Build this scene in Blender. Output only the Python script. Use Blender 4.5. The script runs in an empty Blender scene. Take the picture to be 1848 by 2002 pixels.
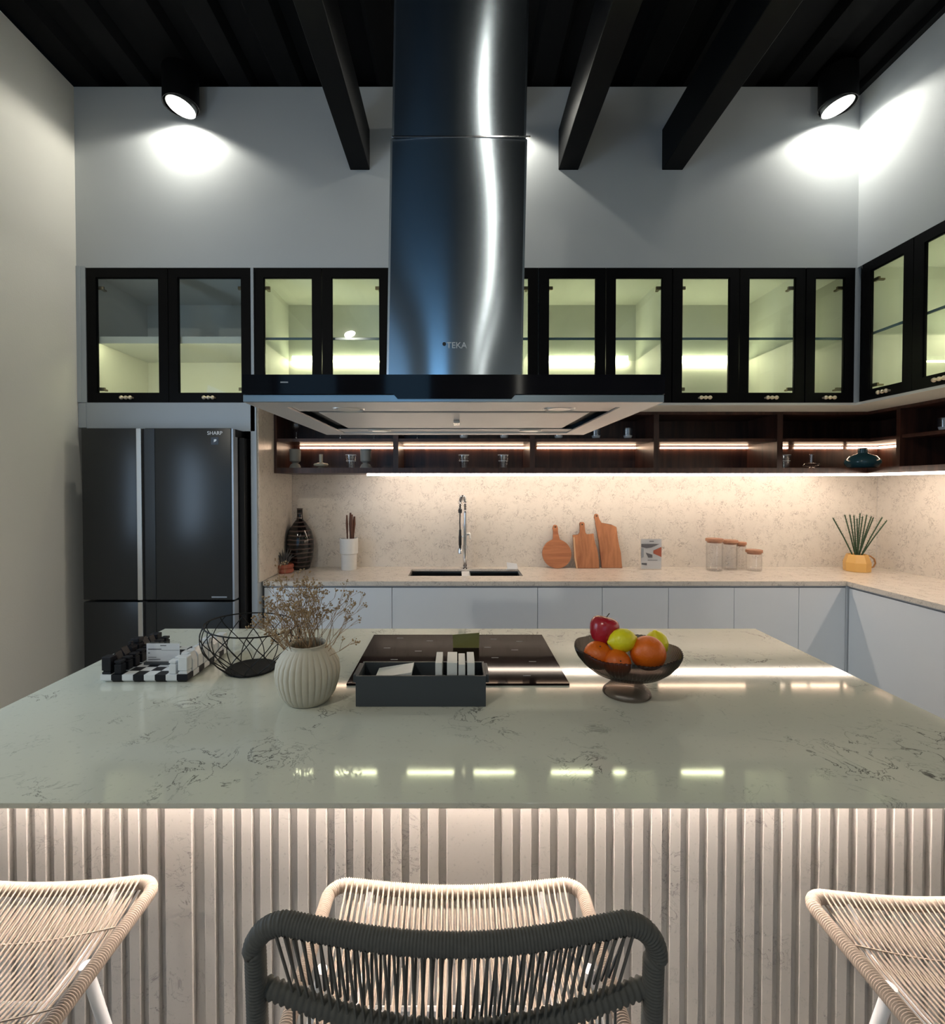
import bpy, bmesh, math, random
from mathutils import Vector, Matrix
PI = math.pi; R = math.radians
random.seed(7)
S = bpy.context.scene
COL = S.collection

# ------------------------------------------------------------------ camera
EYE = 1.49; FP = 960.0; CX, CY = 895.0, 967.0; PITCH = R(1.0)
cam_d = bpy.data.cameras.new('camera'); cam = bpy.data.objects.new('camera', cam_d); COL.objects.link(cam)
cam_d.sensor_fit = 'HORIZONTAL'; cam_d.sensor_width = 36.0; cam_d.lens = 36.0*FP/1848
cam_d.shift_x = (924-CX)/1848; cam_d.shift_y = (CY-1001)/1848
cam_d.clip_start = 0.02
cam.location = (0, 0, EYE); cam.rotation_euler = (PI/2-PITCH, 0, 0)
S.camera = cam

def at(x, y, Y=None, Z=None, X=None):
    a = (x-CX)/FP; b = -(y-CY)/FP
    r = Vector((a, math.cos(PITCH)+b*math.sin(PITCH), -math.sin(PITCH)+b*math.cos(PITCH)))
    t = Y/r.y if Y is not None else ((Z-EYE)/r.z if Z is not None else X/r.x)
    return Vector((0, 0, EYE)) + r*t
def xx(x, Y): return at(x, 950, Y=Y).x
def zz(y, Y): return at(CX, y, Y=Y).z

# ------------------------------------------------------------------ colour management, world, room light
S.view_settings.view_transform = 'Standard'; S.view_settings.look = 'None'
S.view_settings.exposure = 0.0; S.view_settings.gamma = 1.0; S.view_settings.use_curve_mapping = False
W = bpy.data.worlds.new('world'); S.world = W; W.use_nodes = True
W.node_tree.nodes['Background'].inputs[0].default_value = (0.35, 0.55, 0.85, 1)
W.node_tree.nodes['Background'].inputs[1].default_value = 0.3

def area(name, loc, rot, sx, sy, power, color):
    l = bpy.data.lights.new(name, 'AREA'); l.shape = 'ELLIPSE' if name == 'dining_lamp' else 'RECTANGLE'; l.size = sx; l.size_y = sy
    l.energy = power; l.color = color
    o = bpy.data.objects.new(name, l); COL.objects.link(o); o.location = loc; o.rotation_euler = rot
    return o
# added blue fill lamps at invented windows, left wall and unseen rear wall
area('window_daylight', (-2.275, 1.3, 1.55), (0, R(-90), 0), 1.15, 1.0, 20, (0.56, 0.76, 1.0))
area('window_daylight', (-0.62, -3.98, 1.9), (R(90), 0, 0), 0.55, 2.6, 9, (0.28, 0.62, 1.0))
area('window_daylight', (-1.85, -3.98, 1.9), (R(90), 0, 0), 0.7, 2.6, 6, (0.34, 0.66, 1.0))
# added unseen lamps: round warm fills, and long ones for the duct's bright streak
area('dining_lamp', (-1.5, -0.9, 3.6), (R(10), R(-20), 0), 0.14, 0.14, 30, (1.0, 0.93, 0.80))
area('dining_lamp', (1.4, -2.2, 3.6), (R(18), 0, 0), 0.14, 0.14, 26, (1.0, 0.96, 0.88))
area('linear_pendant_light', (0.36, -1.95, 3.55), (0, 0, R(5.6)), 0.028, 4.0, 7, (1.0, 0.97, 0.85))
area('wall_strip_light', (0.76, -3.97, 2.5), (R(90), 0, 0), 0.06, 2.0, 3.0, (1.0, 0.97, 0.85))

# ------------------------------------------------------------------ materials
def new(name):
    m = bpy.data.materials.new(name); m.use_nodes = True
    return m, m.node_tree, m.node_tree.nodes['Principled BSDF']
def L(nt, a, ao, b, bi): nt.links.new(a.outputs[ao], b.inputs[bi])
def N(nt, t, **k):
    n = nt.nodes.new(t)
    for a, v in k.items():
        if a.startswith('i_'): n.inputs[a[2:].replace('_', ' ')].default_value = v
        else: setattr(n, a, v)
    return n
def plain(name, col, rough=0.5, metal=0.0, var=0.06, scale=12, bump=0.0, bscale=150, coat=0.0, spec=0.5, stretch=None):
    m, nt, p = new(name)
    tc = N(nt, 'ShaderNodeTexCoord'); mp = N(nt, 'ShaderNodeMapping'); L(nt, tc, 'Object', mp, 'Vector')
    if stretch: mp.inputs['Scale'].default_value = stretch
    no = N(nt, 'ShaderNodeTexNoise', i_Scale=scale, i_Detail=4.0); L(nt, mp, 'Vector', no, 'Vector')
    cr = N(nt, 'ShaderNodeMix', data_type='RGBA')
    cr.inputs[6].default_value = tuple(c*(1-var) for c in col)+(1,)
    cr.inputs[7].default_value = tuple(min(1, c*(1+var)) for c in col)+(1,)
    L(nt, no, 'Fac', cr, 0); nt.links.new(cr.outputs[2], p.inputs['Base Color'])
    p.inputs['Roughness'].default_value = rough; p.inputs['Metallic'].default_value = metal
    p.inputs['Coat Weight'].default_value = coat; p.inputs['Specular IOR Level'].default_value = spec
    if bump:
        n2 = N(nt, 'ShaderNodeTexNoise', i_Scale=bscale, i_Detail=3.0); L(nt, mp, 'Vector', n2, 'Vector')
        b = N(nt, 'ShaderNodeBump', i_Strength=bump, i_Distance=0.002); L(nt, n2, 'Fac', b, 'Height'); L(nt, b, 'Normal', p, 'Normal')
    return m
def quartz(name, col, vein, rough=0.12, vscale=3.2, amount=1.0, speck=0.5, width=0.012, lo=0.50, hi=0.66):
    m, nt, p = new(name)
    tc = N(nt, 'ShaderNodeTexCoord')
    n0 = N(nt, 'ShaderNodeTexNoise', i_Scale=vscale*1.0, i_Detail=2.0); L(nt, tc, 'Object', n0, 'Vector')
    base = N(nt, 'ShaderNodeMix', data_type='RGBA'); base.inputs[6].default_value = tuple(c*0.93 for c in col)+(1,)
    base.inputs[7].default_value = tuple(min(1, c*1.06) for c in col)+(1,); L(nt, n0, 'Fac', base, 0)
    # squiggly hairline veins: the zero line of a warped noise, kept in patches
    nv = N(nt, 'ShaderNodeTexNoise', i_Scale=vscale*4.5, i_Detail=6.0, i_Roughness=0.62, i_Distortion=1.1); L(nt, tc, 'Object', nv, 'Vector')
    s = N(nt, 'ShaderNodeMath', operation='SUBTRACT'); s.inputs[1].default_value = 0.5; L(nt, nv, 'Fac', s, 0)
    a = N(nt, 'ShaderNodeMath', operation='ABSOLUTE'); L(nt, s, 0, a, 0)
    r = N(nt, 'ShaderNodeMapRange', interpolation_type='SMOOTHSTEP'); r.inputs['From Min'].default_value = 0; r.inputs['From Max'].default_value = width
    r.inputs['To Min'].default_value = 1; r.inputs['To Max'].default_value = 0; L(nt, a, 0, r, 'Value')
    pm = N(nt, 'ShaderNodeTexNoise', i_Scale=vscale*2.2, i_Detail=3.0, i_Roughness=0.6); 
    mp = N(nt, 'ShaderNodeMapping'); mp.inputs['Location'].default_value = (3.1, 7.7, 1.3); L(nt, tc, 'Object', mp, 'Vector'); L(nt, mp, 'Vector', pm, 'Vector')
    pr = N(nt, 'ShaderNodeMapRange'); pr.inputs['From Min'].default_value = lo; pr.inputs['From Max'].default_value = hi; L(nt, pm, 'Fac', pr, 'Value')
    mu = N(nt, 'ShaderNodeMath', operation='MULTIPLY'); L(nt, r, 0, mu, 0); L(nt, pr, 0, mu, 1)
    m2 = N(nt, 'ShaderNodeMath', operation='MULTIPLY'); m2.inputs[1].default_value = amount; L(nt, mu, 0, m2, 0)
    # fine specks
    ns = N(nt, 'ShaderNodeTexNoise', i_Scale=vscale*34, i_Detail=2.0); L(nt, tc, 'Object', ns, 'Vector')
    sr = N(nt, 'ShaderNodeMapRange'); sr.inputs['From Min'].default_value = 0.62; sr.inputs['From Max'].default_value = 0.78
    sr.inputs['To Max'].default_value = speck; L(nt, ns, 'Fac', sr, 'Value')
    mx = N(nt, 'ShaderNodeMath', operation='MAXIMUM'); L(nt, m2, 0, mx, 0); L(nt, sr, 0, mx, 1)
    c = N(nt, 'ShaderNodeMix', data_type='RGBA'); c.inputs[7].default_value = vein+(1,)
    L(nt, mx, 0, c, 0); nt.links.new(base.outputs[2], c.inputs[6]); nt.links.new(c.outputs[2], p.inputs['Base Color'])
    p.inputs['Roughness'].default_value = rough
    return m
def wood(name, dark, light, rough=0.4, axis=2, scale=18):
    m, nt, p = new(name)
    tc = N(nt, 'ShaderNodeTexCoord'); mp = N(nt, 'ShaderNodeMapping'); L(nt, tc, 'Object', mp, 'Vector')
    sc = [1.0, 1.0, 1.0]; sc[axis] = 0.08; mp.inputs['Scale'].default_value = sc
    no = N(nt, 'ShaderNodeTexNoise', i_Scale=scale, i_Detail=8.0, i_Roughness=0.65, i_Distortion=0.6); L(nt, mp, 'Vector', no, 'Vector')
    cr = N(nt, 'ShaderNodeValToRGB'); cr.color_ramp.elements[0].position = 0.32; cr.color_ramp.elements[0].color = dark+(1,)
    cr.color_ramp.elements[1].position = 0.68; cr.color_ramp.elements[1].color = light+(1,)
    L(nt, no, 'Fac', cr, 'Fac'); L(nt, cr, 'Color', p, 'Base Color'); p.inputs['Roughness'].default_value = rough
    return m
def steel(name, col=(0.60, 0.62, 0.64), rough=0.3, aniso=0.0, rot=0.0, streak=(1, 1, 260), wav=0.0):
    m, nt, p = new(name)
    tc = N(nt, 'ShaderNodeTexCoord'); mp = N(nt, 'ShaderNodeMapping'); mp.inputs['Scale'].default_value = streak; L(nt, tc, 'Object', mp, 'Vector')
    no = N(nt, 'ShaderNodeTexNoise', i_Scale=4.0, i_Detail=3.0); L(nt, mp, 'Vector', no, 'Vector')
    mr = N(nt, 'ShaderNodeMapRange'); mr.inputs['To Min'].default_value = rough*0.96; mr.inputs['To Max'].default_value = rough*1.04
    L(nt, no, 'Fac', mr, 'Value'); L(nt, mr, 0, p, 'Roughness')
    p.inputs['Base Color'].default_value = col+(1,); p.inputs['Metallic'].default_value = 1.0
    if aniso:
        p.inputs['Anisotropic'].default_value = aniso; p.inputs['Anisotropic Rotation'].default_value = rot
        tg = N(nt, 'ShaderNodeTangent', direction_type='RADIAL', axis='Z'); L(nt, tg, 'Tangent', p, 'Tangent')
    if wav:
        n2 = N(nt, 'ShaderNodeTexNoise', i_Scale=2.6, i_Detail=0.0); m3 = N(nt, 'ShaderNodeMapping'); m3.inputs['Scale'].default_value = (1.6, 1, 0.9)
        L(nt, tc, 'Object', m3, 'Vector'); L(nt, m3, 'Vector', n2, 'Vector')
        b = N(nt, 'ShaderNodeBump', i_Strength=1.0, i_Distance=wav); L(nt, n2, 'Fac', b, 'Height'); L(nt, b, 'Normal', p, 'Normal')
    return m
def thin_glass(name, tint=(0.95, 0.98, 0.97), refl=0.06, rough=0.02):
    m, nt, p = new(name); nt.nodes.remove(p); out = [n for n in nt.nodes if n.type == 'OUTPUT_MATERIAL'][0]
    t = N(nt, 'ShaderNodeBsdfTransparent'); t.inputs[0].default_value = tint+(1,)
    g = N(nt, 'ShaderNodeBsdfGlossy'); g.inputs['Roughness'].default_value = rough
    ge = N(nt, 'ShaderNodeNewGeometry'); dt = N(nt, 'ShaderNodeVectorMath', operation='DOT_PRODUCT')
    L(nt, ge, 'Normal', dt, 0); L(nt, ge, 'Incoming', dt, 1)
    ab = N(nt, 'ShaderNodeMath', operation='ABSOLUTE'); L(nt, dt, 'Value', ab, 0)
    iv = N(nt, 'ShaderNodeMath', operation='SUBTRACT'); iv.inputs[0].default_value = 1.0; L(nt, ab, 0, iv, 1)
    pw = N(nt, 'ShaderNodeMath', operation='POWER'); pw.inputs[1].default_value = 5.0; L(nt, iv, 0, pw, 0)
    fr = N(nt, 'ShaderNodeMath', operation='MULTIPLY_ADD'); fr.inputs[1].default_value = 0.7; fr.inputs[2].default_value = refl*0.6; L(nt, pw, 0, fr, 0)
    mx = N(nt, 'ShaderNodeMixShader')
    L(nt, fr, 0, mx, 0); L(nt, t, 0, mx, 1); L(nt, g, 0, mx, 2); L(nt, mx, 0, out, 0)
    return m
def glow(name, col, strength):
    m, nt, p = new(name); p.inputs['Base Color'].default_value = (0.8, 0.8, 0.8, 1)
    p.inputs['Emission Color'].default_value = col+(1,); p.inputs['Emission Strength'].default_value = strength
    return m

M = {}
M['wall'] = plain('wall_paint', (0.52, 0.545, 0.555), 0.75, var=0.03, scale=3, bump=0.15, bscale=220)
M['wall_l'] = plain('wall_paint_left', (0.80, 0.78, 0.71), 0.8, var=0.05, scale=2, bump=0.3, bscale=120)
M['ceil'] = plain('ceiling_black', (0.0022, 0.0022, 0.0025), 0.8, var=0.3, spec=0.15)
M['beam'] = plain('beam_black', (0.0045, 0.0045, 0.005), 0.6, var=0.25, scale=6, spec=0.15)
M['floor'] = quartz('floor_tile', (0.42, 0.40, 0.37), (0.3, 0.28, 0.26), rough=0.25)
M['panel'] = plain('grey_panel', (0.40, 0.44, 0.47), 0.45, var=0.02)
M['lacquer'] = plain('white_lacquer', (0.80, 0.84, 0.88), 0.35, var=0.015)
M['channel'] = plain('channel_grey', (0.35, 0.38, 0.42), 0.4, metal=0.3, var=0.02)
M['stone'] = quartz('island_quartz', (0.56, 0.57, 0.48), (0.07, 0.065, 0.06), rough=0.055, vscale=2.3, amount=0.95, speck=0.16, width=0.016)
M['splash'] = quartz('splash_quartz', (0.72, 0.66, 0.58), (0.20, 0.16, 0.14), rough=0.25, vscale=6.5, amount=0.75, speck=0.5, width=0.026, lo=0.42, hi=0.60)
M['flute'] = quartz('fluted_quartz', (0.45, 0.43, 0.40), (0.16, 0.14, 0.14), rough=0.35, vscale=3.6, amount=0.9, speck=0.35, width=0.016)
M['walnut'] = wood('walnut', (0.018, 0.007, 0.005), (0.085, 0.034, 0.022), 0.35)
M['frame'] = plain('door_frame_black', (0.0022, 0.0022, 0.0026), 0.5, var=0.05, spec=0.1)
M['carc'] = plain('carcass_white', (0.70, 0.70, 0.64), 0.6, var=0.02)
M['carc_grey'] = plain('carcass_grey', (0.70, 0.71, 0.70), 0.6, var=0.02)
M['pane'] = thin_glass('pane_glass')
M['shelfglass'] = plain('shelf_glass_edge', (0.10, 0.16, 0.20), 0.15, var=0.02)
M['cable'] = plain('hinge_bronze', (0.20, 0.16, 0.10), 0.3, metal=0.9)
M['bronze'] = plain('handle_bronze', (0.80, 0.68, 0.52), 0.35, metal=0.8)
M['steel'] = steel('duct_steel', (0.46, 0.52, 0.58), 0.18, aniso=0.92, rot=0.25, wav=0.012)
M['steel2'] = steel('hood_steel', (0.30, 0.36, 0.40), 0.28, streak=(260, 1, 1))
M['hoodwhite'] = steel('hood_underside', (0.70, 0.68, 0.66), 0.42, streak=(1, 200, 1))
M['blackglass'] = plain('black_glass', (0.003, 0.003, 0.005), 0.06, var=0.0, spec=0.15)
M['hobglass'] = plain('hob_glass', (0.010, 0.006, 0.006), 0.045, var=0.0)
M['hobglass'].node_tree.nodes['Principled BSDF'].inputs['IOR'].default_value = 1.10
M['chrome'] = plain('chrome', (0.75, 0.76, 0.78), 0.1, metal=1.0, var=0.01)
M['blackrub'] = plain('black_rubber', (0.012, 0.012, 0.013), 0.4)
M['fridge'] = plain('fridge_graphite', (0.028, 0.030, 0.031), 0.32, metal=0.35, var=0.05)
M['fridge_b'] = plain('fridge_body', (0.008, 0.008, 0.009), 0.6)
M['alu'] = plain('aluminium', (0.62, 0.62, 0.60), 0.3, metal=0.9, var=0.02)
M['white'] = plain('white', (0.80, 0.81, 0.82), 0.4, var=0.02)
M['ceramic'] = plain('white_ceramic', (0.72, 0.71, 0.68), 0.45, var=0.03)
M['grey_cer'] = plain('grey_ceramic', (0.26, 0.26, 0.24), 0.6, var=0.08)
M['cream_cer'] = plain('cream_glaze', (0.50, 0.46, 0.36), 0.3, var=0.05)
M['beige'] = plain('beige_stoneware', (0.50, 0.46, 0.36), 0.65, var=0.08, scale=60)
M['terra'] = plain('terracotta', (0.35, 0.09, 0.05), 0.55, var=0.1)
M['darkwood'] = wood('dark_spoons', (0.06, 0.02, 0.012), (0.16, 0.06, 0.03))
M['board'] = wood('board_wood', (0.28, 0.095, 0.04), (0.50, 0.20, 0.085), 0.5, axis=0, scale=30)
M['board2'] = wood('board_wood_vertical', (0.30, 0.11, 0.045), (0.50, 0.21, 0.09), 0.5, axis=2, scale=30)
M['sap'] = wood('sapwood', (0.55, 0.33, 0.18), (0.62, 0.40, 0.24), 0.5, axis=2)
M['acacia'] = wood('jar_lid_wood', (0.34, 0.15, 0.08), (0.48, 0.24, 0.14), 0.5, axis=0)
M['clear'] = thin_glass('clear_glass', (0.985, 0.985, 0.985), refl=0.08)
M['clear2'] = thin_glass('tumbler_glass', (0.93, 0.95, 0.97), refl=0.22, rough=0.12)
M['blueglaze'] = plain('teal_glaze', (0.035, 0.10, 0.12), 0.12, var=0.1)
M['yellow'] = plain('ochre_ceramic', (0.72, 0.42, 0.12), 0.35, var=0.05)
M['ochre2'] = plain('brown_handle', (0.42, 0.20, 0.07), 0.4)
M['plant'] = plain('plant_green', (0.035, 0.075, 0.035), 0.6, var=0.3, scale=40)
M['airplant'] = plain('air_plant_grey', (0.11, 0.11, 0.11), 0.7, var=0.3, scale=40)
M['blackwire'] = plain('black_wire', (0.006, 0.006, 0.006), 0.6, spec=0.25)
M['tray'] = plain('slate_tray', (0.040, 0.047, 0.052), 0.5, var=0.05)
M['paper'] = plain('paper', (0.72, 0.73, 0.74), 0.7, var=0.02)
M['ink'] = plain('ink', (0.12, 0.12, 0.13), 0.7)
M['sample'] = quartz('stone_sample', (0.62, 0.63, 0.60), (0.3, 0.3, 0.3), rough=0.4, vscale=20, amount=0.4)
M['olive'] = plain('olive_card', (0.16, 0.15, 0.030), 0.4, var=0.08)
M['black_sq'] = plain('marble_black', (0.008, 0.008, 0.011), 0.5, var=0.4, scale=60, spec=0.25)
M['white_sq'] = plain('marble_white', (0.66, 0.68, 0.68), 0.25, var=0.06, scale=60)
M['apple'] = plain('apple_red', (0.33, 0.012, 0.022), 0.22, var=0.6, scale=9, stretch=(1, 1, 0.25))
M['lemon'] = plain('lemon_yellow', (0.74, 0.66, 0.012), 0.38, var=0.12, scale=14, bump=0.3, bscale=160)
M['orange'] = plain('orange_peel', (0.66, 0.125, 0.003), 0.42, var=0.10, scale=10, bump=0.4, bscale=190)
M['stem'] = plain('stem_brown', (0.05, 0.03, 0.015), 0.7)
M['dry'] = plain('dried_stem', (0.30, 0.19, 0.10), 0.8, var=0.3, scale=50)
M['dryf'] = plain('dried_flower', (0.33, 0.23, 0.125), 0.9, var=0.5, scale=30)
M['rope'] = plain('beige_rope', (0.32, 0.262, 0.212), 0.8, var=0.2, scale=160)
M['rope_d'] = plain('charcoal_rope', (0.066, 0.067, 0.061), 0.75, var=0.25, scale=140)
M['legw'] = plain('white_legs', (0.68, 0.69, 0.70), 0.35)
M['sink'] = plain('sink_black', (0.006, 0.006, 0.006), 0.3)
M['smoke'] = thin_glass('smoked_glass', (0.42, 0.39, 0.37), rough=0.08)
M['led_w'] = glow('led_warm', (1.0, 0.70, 0.48), 16.0)
M['led_u'] = glow('led_under', (1.0, 0.83, 0.68), 38.0)
M['led_y'] = glow('led_cabinet', (1.0, 0.97, 0.60), 42.0)
M['led_i'] = glow('led_island', (1.0, 0.85, 0.76), 240.0)
M['lens'] = glow('lamp_lens', (1.0, 0.98, 0.93), 12.0)

# ------------------------------------------------------------------ mesh helpers
class MB:
    def __init__(s): s.bm = bmesh.new()
    def box(s, x0, x1, y0, y1, z0, z1, bev=0.0):
        v = [s.bm.verts.new((x, y, z)) for x in (x0, x1) for y in (y0, y1) for z in (z0, z1)]
        fs = [(0, 1, 3, 2), (4, 6, 7, 5), (0, 4, 5, 1), (2, 3, 7, 6), (0, 2, 6, 4), (1, 5, 7, 3)]
        F = [s.bm.faces.new([v[i] for i in f]) for f in fs]
        if bev:
            ed = list({e for f in F for e in f.edges})
            bmesh.ops.bevel(s.bm, geom=ed, offset=bev, segments=2, profile=0.5, affect='EDGES')
        return s
    def poly(s, pts, d):   # extrude polygon pts (3D) by vector d
        d = Vector(d); a = [s.bm.verts.new(p) for p in pts]; b = [s.bm.verts.new(Vector(p)+d) for p in pts]
        n = len(pts); s.bm.faces.new(a); s.bm.faces.new(b[::-1])
        for i in range(n): s.bm.faces.new((a[i], b[i], b[(i+1) % n], a[(i+1) % n]))
        return s
    def tube(s, pts, r, seg=8, caps=True, closed=False):
        pts = [Vector(p) for p in pts]; n = len(pts); rr = r if hasattr(r, '__len__') else [r]*n
        rings = []; up = None
        for i, p in enumerate(pts):
            if closed: t = pts[(i+1) % n]-pts[i-1]
            else: t = (pts[min(i+1, n-1)]-pts[max(i-1, 0)])
            t.normalize()
            if up is None: up = t.orthogonal().normalized()
            up = (up - t*up.dot(t)); 
            if up.length < 1e-6: up = t.orthogonal()
            up.normalize(); w = t.cross(up)
            rings.append([s.bm.verts.new(p + (up*math.cos(2*PI*k/seg)+w*math.sin(2*PI*k/seg))*rr[i]) for k in range(seg)])
        m = n if closed else n-1
        for i in range(m):
            A, B = rings[i], rings[(i+1) % n]
            for k in range(seg): s.bm.faces.new((A[k], A[(k+1) % seg], B[(k+1) % seg], B[k]))
        if caps and not closed:
            s.bm.faces.new(rings[0][::-1]); s.bm.faces.new(rings[-1])
        return s
    def lathe(s, prof, c=(0, 0, 0), seg=32, rib=None, wave=None):   # prof: list of (r, z)
        c = Vector(c); rings = []
        for (r, z) in prof:
            if r < 1e-6: rings.append([s.bm.verts.new(c+Vector((0, 0, z)))]); continue
            ring = []
            for k in range(seg):
                a = 2*PI*k/seg; q = r; zq = z
                if rib: q = r*(1+rib(a, r, z))
                if wave: zq = z+wave(a, r, z)
                ring.append(s.bm.verts.new(c+Vector((q*math.cos(a), q*math.sin(a), zq))))
            rings.append(ring)
        for A, B in zip(rings, rings[1:]):
            for k in range(seg):
                k2 = (k+1) % seg
                if len(A) == 1 and len(B) == 1: continue
                if len(A) == 1: s.bm.faces.new((A[0], B[k2], B[k]))
                elif len(B) == 1: s.bm.faces.new((A[k], A[k2], B[0]))
                else: s.bm.faces.new((A[k], A[k2], B[k2], B[k]))
        return s
    def blob(s, c, r, sub=1):
        bmesh.ops.create_icosphere(s.bm, subdivisions=sub, radius=r, matrix=Matrix.Translation(Vector(c)))
        return s
def wpos(o):
    v = Vector((0, 0, 0))
    while o is not None: v += o.location; o = o.parent
    return v
def obj(name, mb, mat, parent=None, smooth=False, world=False, label=None, base=None, sharp=40):
    me = bpy.data.meshes.new(name)
    bmesh.ops.recalc_face_normals(mb.bm, faces=mb.bm.faces)
    off = None
    if world and parent is not None: off = -wpos(parent)
    elif parent is None: 
        vs = [v.co for v in mb.bm.verts]
        lo = Vector([min(v[i] for v in vs) for i in range(3)]); hi = Vector([max(v[i] for v in vs) for i in range(3)])
        b = Vector(((lo.x+hi.x)/2, (lo.y+hi.y)/2, lo.z)); off = -b
    if off is not None: bmesh.ops.translate(mb.bm, verts=mb.bm.verts, vec=off)
    mb.bm.to_mesh(me); mb.bm.free()
    me.materials.append(M[mat] if isinstance(mat, str) else mat)
    if smooth:
        for f in me.polygons: f.use_smooth = True
        try: me.set_sharp_from_angle(angle=R(sharp))
        except Exception: pass
    o = bpy.data.objects.new(name, me); COL.objects.link(o)
    if parent is not None: o.parent = parent
    elif off is not None: o.location = -off
    if label: o['label'] = label
    return o
def tag(o, label, cat, group=None):
    o['label'] = label; o['category'] = cat
    if group: o['group'] = group
    return o
def thing(name, label, cat, loc=(0, 0, 0), group=None, rot=0):
    o = bpy.data.objects.new(name, None); COL.objects.link(o); o.location = loc; o.rotation_euler = (0, 0, rot)
    o.empty_display_size = 0.05
    return tag(o, label, cat, group)
def struct(name, mb, mat, **k):
    o = obj(name, mb, mat, **k); o['kind'] = 'structure'; return o
def dup(root, loc, label, group=None, rot=None, scale=None):
    def cp(o, par):
        c = o.copy(); COL.objects.link(c); c.parent = par
        for ch in list(o.children): cp(ch, c)
        return c
    r = cp(root, None); r.location = loc; r['label'] = label
    if group: r['group'] = group
    if rot is not None: r.rotation_euler = (0, 0, rot)
    if scale: r.scale = (scale,)*3
    return r
def text(name, s, size, loc, rot, mat, parent, depth=0.0006, align='CENTER'):
    cu = bpy.data.curves.new(name+'_curve', 'FONT'); cu.body = s; cu.size = size; cu.extrude = depth; cu.align_x = align; cu.align_y = 'CENTER'
    t = bpy.data.objects.new(name+'_tmp', cu); COL.objects.link(t)
    dg = bpy.context.evaluated_depsgraph_get(); me = bpy.data.meshes.new_from_object(t.evaluated_get(dg))
    bpy.data.objects.remove(t)
    me.transform(Matrix.Translation(Vector(loc)-wpos(parent)) @ rot.to_4x4())
    me.materials.clear(); me.materials.append(M[mat]); me.name = name
    o = bpy.data.objects.new(name, me); COL.objects.link(o); o.parent = parent
    return o
FRONT = Matrix.Rotation(PI/2, 3, 'X')     # text facing -Y

# ------------------------------------------------------------------ setting
YB = 2.97                      # face of the upper wall and of the wall cupboards
XL, XR = -2.29, 2.40           # left wall, face of the right-hand upper wall
ZC = 3.87
YS, XS = 3.58, 3.06            # backsplash planes
struct('floor', MB().box(-2.4, 3.2, -4.2, 3.7, -0.05, 0.0), 'floor')
struct('wall_left', MB().box(XL-0.12, XL, -4.2, 3.75, 0, ZC), 'wall_l')
b = MB().box(XL, 3.2, 3.6, 3.75, 0, ZC); b.box(XL, 3.2, YB, 3.6, 2.80, ZC)
struct('wall_back', b, 'wall')
b = MB().box(XS+0.02, 3.2, -4.2, 3.6, 0, ZC); b.box(XR, XS+0.02, 0.3, YB, 2.80, ZC); b.box(XR, XS+0.02, -4.2, 0.3, 0, ZC)
struct('wall_right', b, 'wall')
b = MB()
for a0, a1 in ((XL, -2.22), (-1.48, -0.92), (-0.32, 3.2)): b.box(a0, a1, -4.15, -4.0, 0, ZC)
for a0, a1 in ((-2.22, -1.48), (-0.92, -0.32)): b.box(a0, a1, -4.15, -4.0, 3.22, ZC); b.box(a0, a1, -4.15, -4.0, 0, 0.58)
struct('wall_front', b, 'wall')
for n_, (a0, a1) in enumerate(((-2.22, -1.48), (-0.92, -0.32))):
    b = MB(); b.box(a0, a0+0.03, -4.1, -4.02, 0.58, 3.22); b.box(a1-0.03, a1, -4.1, -4.02, 0.58, 3.22); b.box(a0+0.03, a1-0.03, -4.1, -4.02, 3.19, 3.22); b.box(a0+0.03, a1-0.03, -4.1, -4.02, 0.58, 0.61)
    struct('window_%d' % (n_+1), b, 'beam')  # unseen frame, invented to go with the added blue lamp
b = MB(); b.box(XL+0.001, XL+0.03, 0.70, 0.74, 0.9, 2.2); b.box(XL+0.001, XL+0.03, 1.86, 1.90, 0.9, 2.2); b.box(XL+0.001, XL+0.03, 0.74, 1.86, 2.16, 2.2); b.box(XL+0.001, XL+0.03, 0.74, 1.86, 0.9, 0.94)
struct('window_3', b, 'beam')  # unseen frame on solid wall, added around the blue fill lamp
# black ribbed metal deck ceiling
b = MB(); b.box(-2.4, 3.2, -4.2, 3.75, ZC+0.05, ZC+0.1)
x = XL
while x < 3.0:
    b.poly([(x, -4.15, ZC+0.05), (x+0.03, -4.15, ZC), (x+0.16, -4.15, ZC), (x+0.19, -4.15, ZC+0.05)], (0, 7.75, 0)); x += 0.30
struct('ceiling', b, 'ceil')
struct('trim_1', MB().box(XR-0.035, XR, -4.0, YB, ZC-0.05, ZC-0.002), 'beam')
for k, (x0, x1) in enumerate([(-0.643, -0.526), (0.603, 0.722), (1.222, 1.346)]):
    o = obj('ceiling_beam', MB().box(x0, x1, -4.0, YB+0.004, 3.38, 3.62, bev=0.004), 'beam')
    tag(o, ['black steel ceiling beam left of the hood duct', 'black ceiling beam just right of the hood duct', 'black ceiling beam nearest the right-hand spotlight'][k], 'beam', 'black ceiling beams')
    for yy in (-3.2, 0.2):
        obj('hanger', MB().box((x0+x1)/2-0.02, (x0+x1)/2+0.02, yy, yy+0.04, 3.622, ZC-0.001), 'beam', parent=o, world=True)

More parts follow.
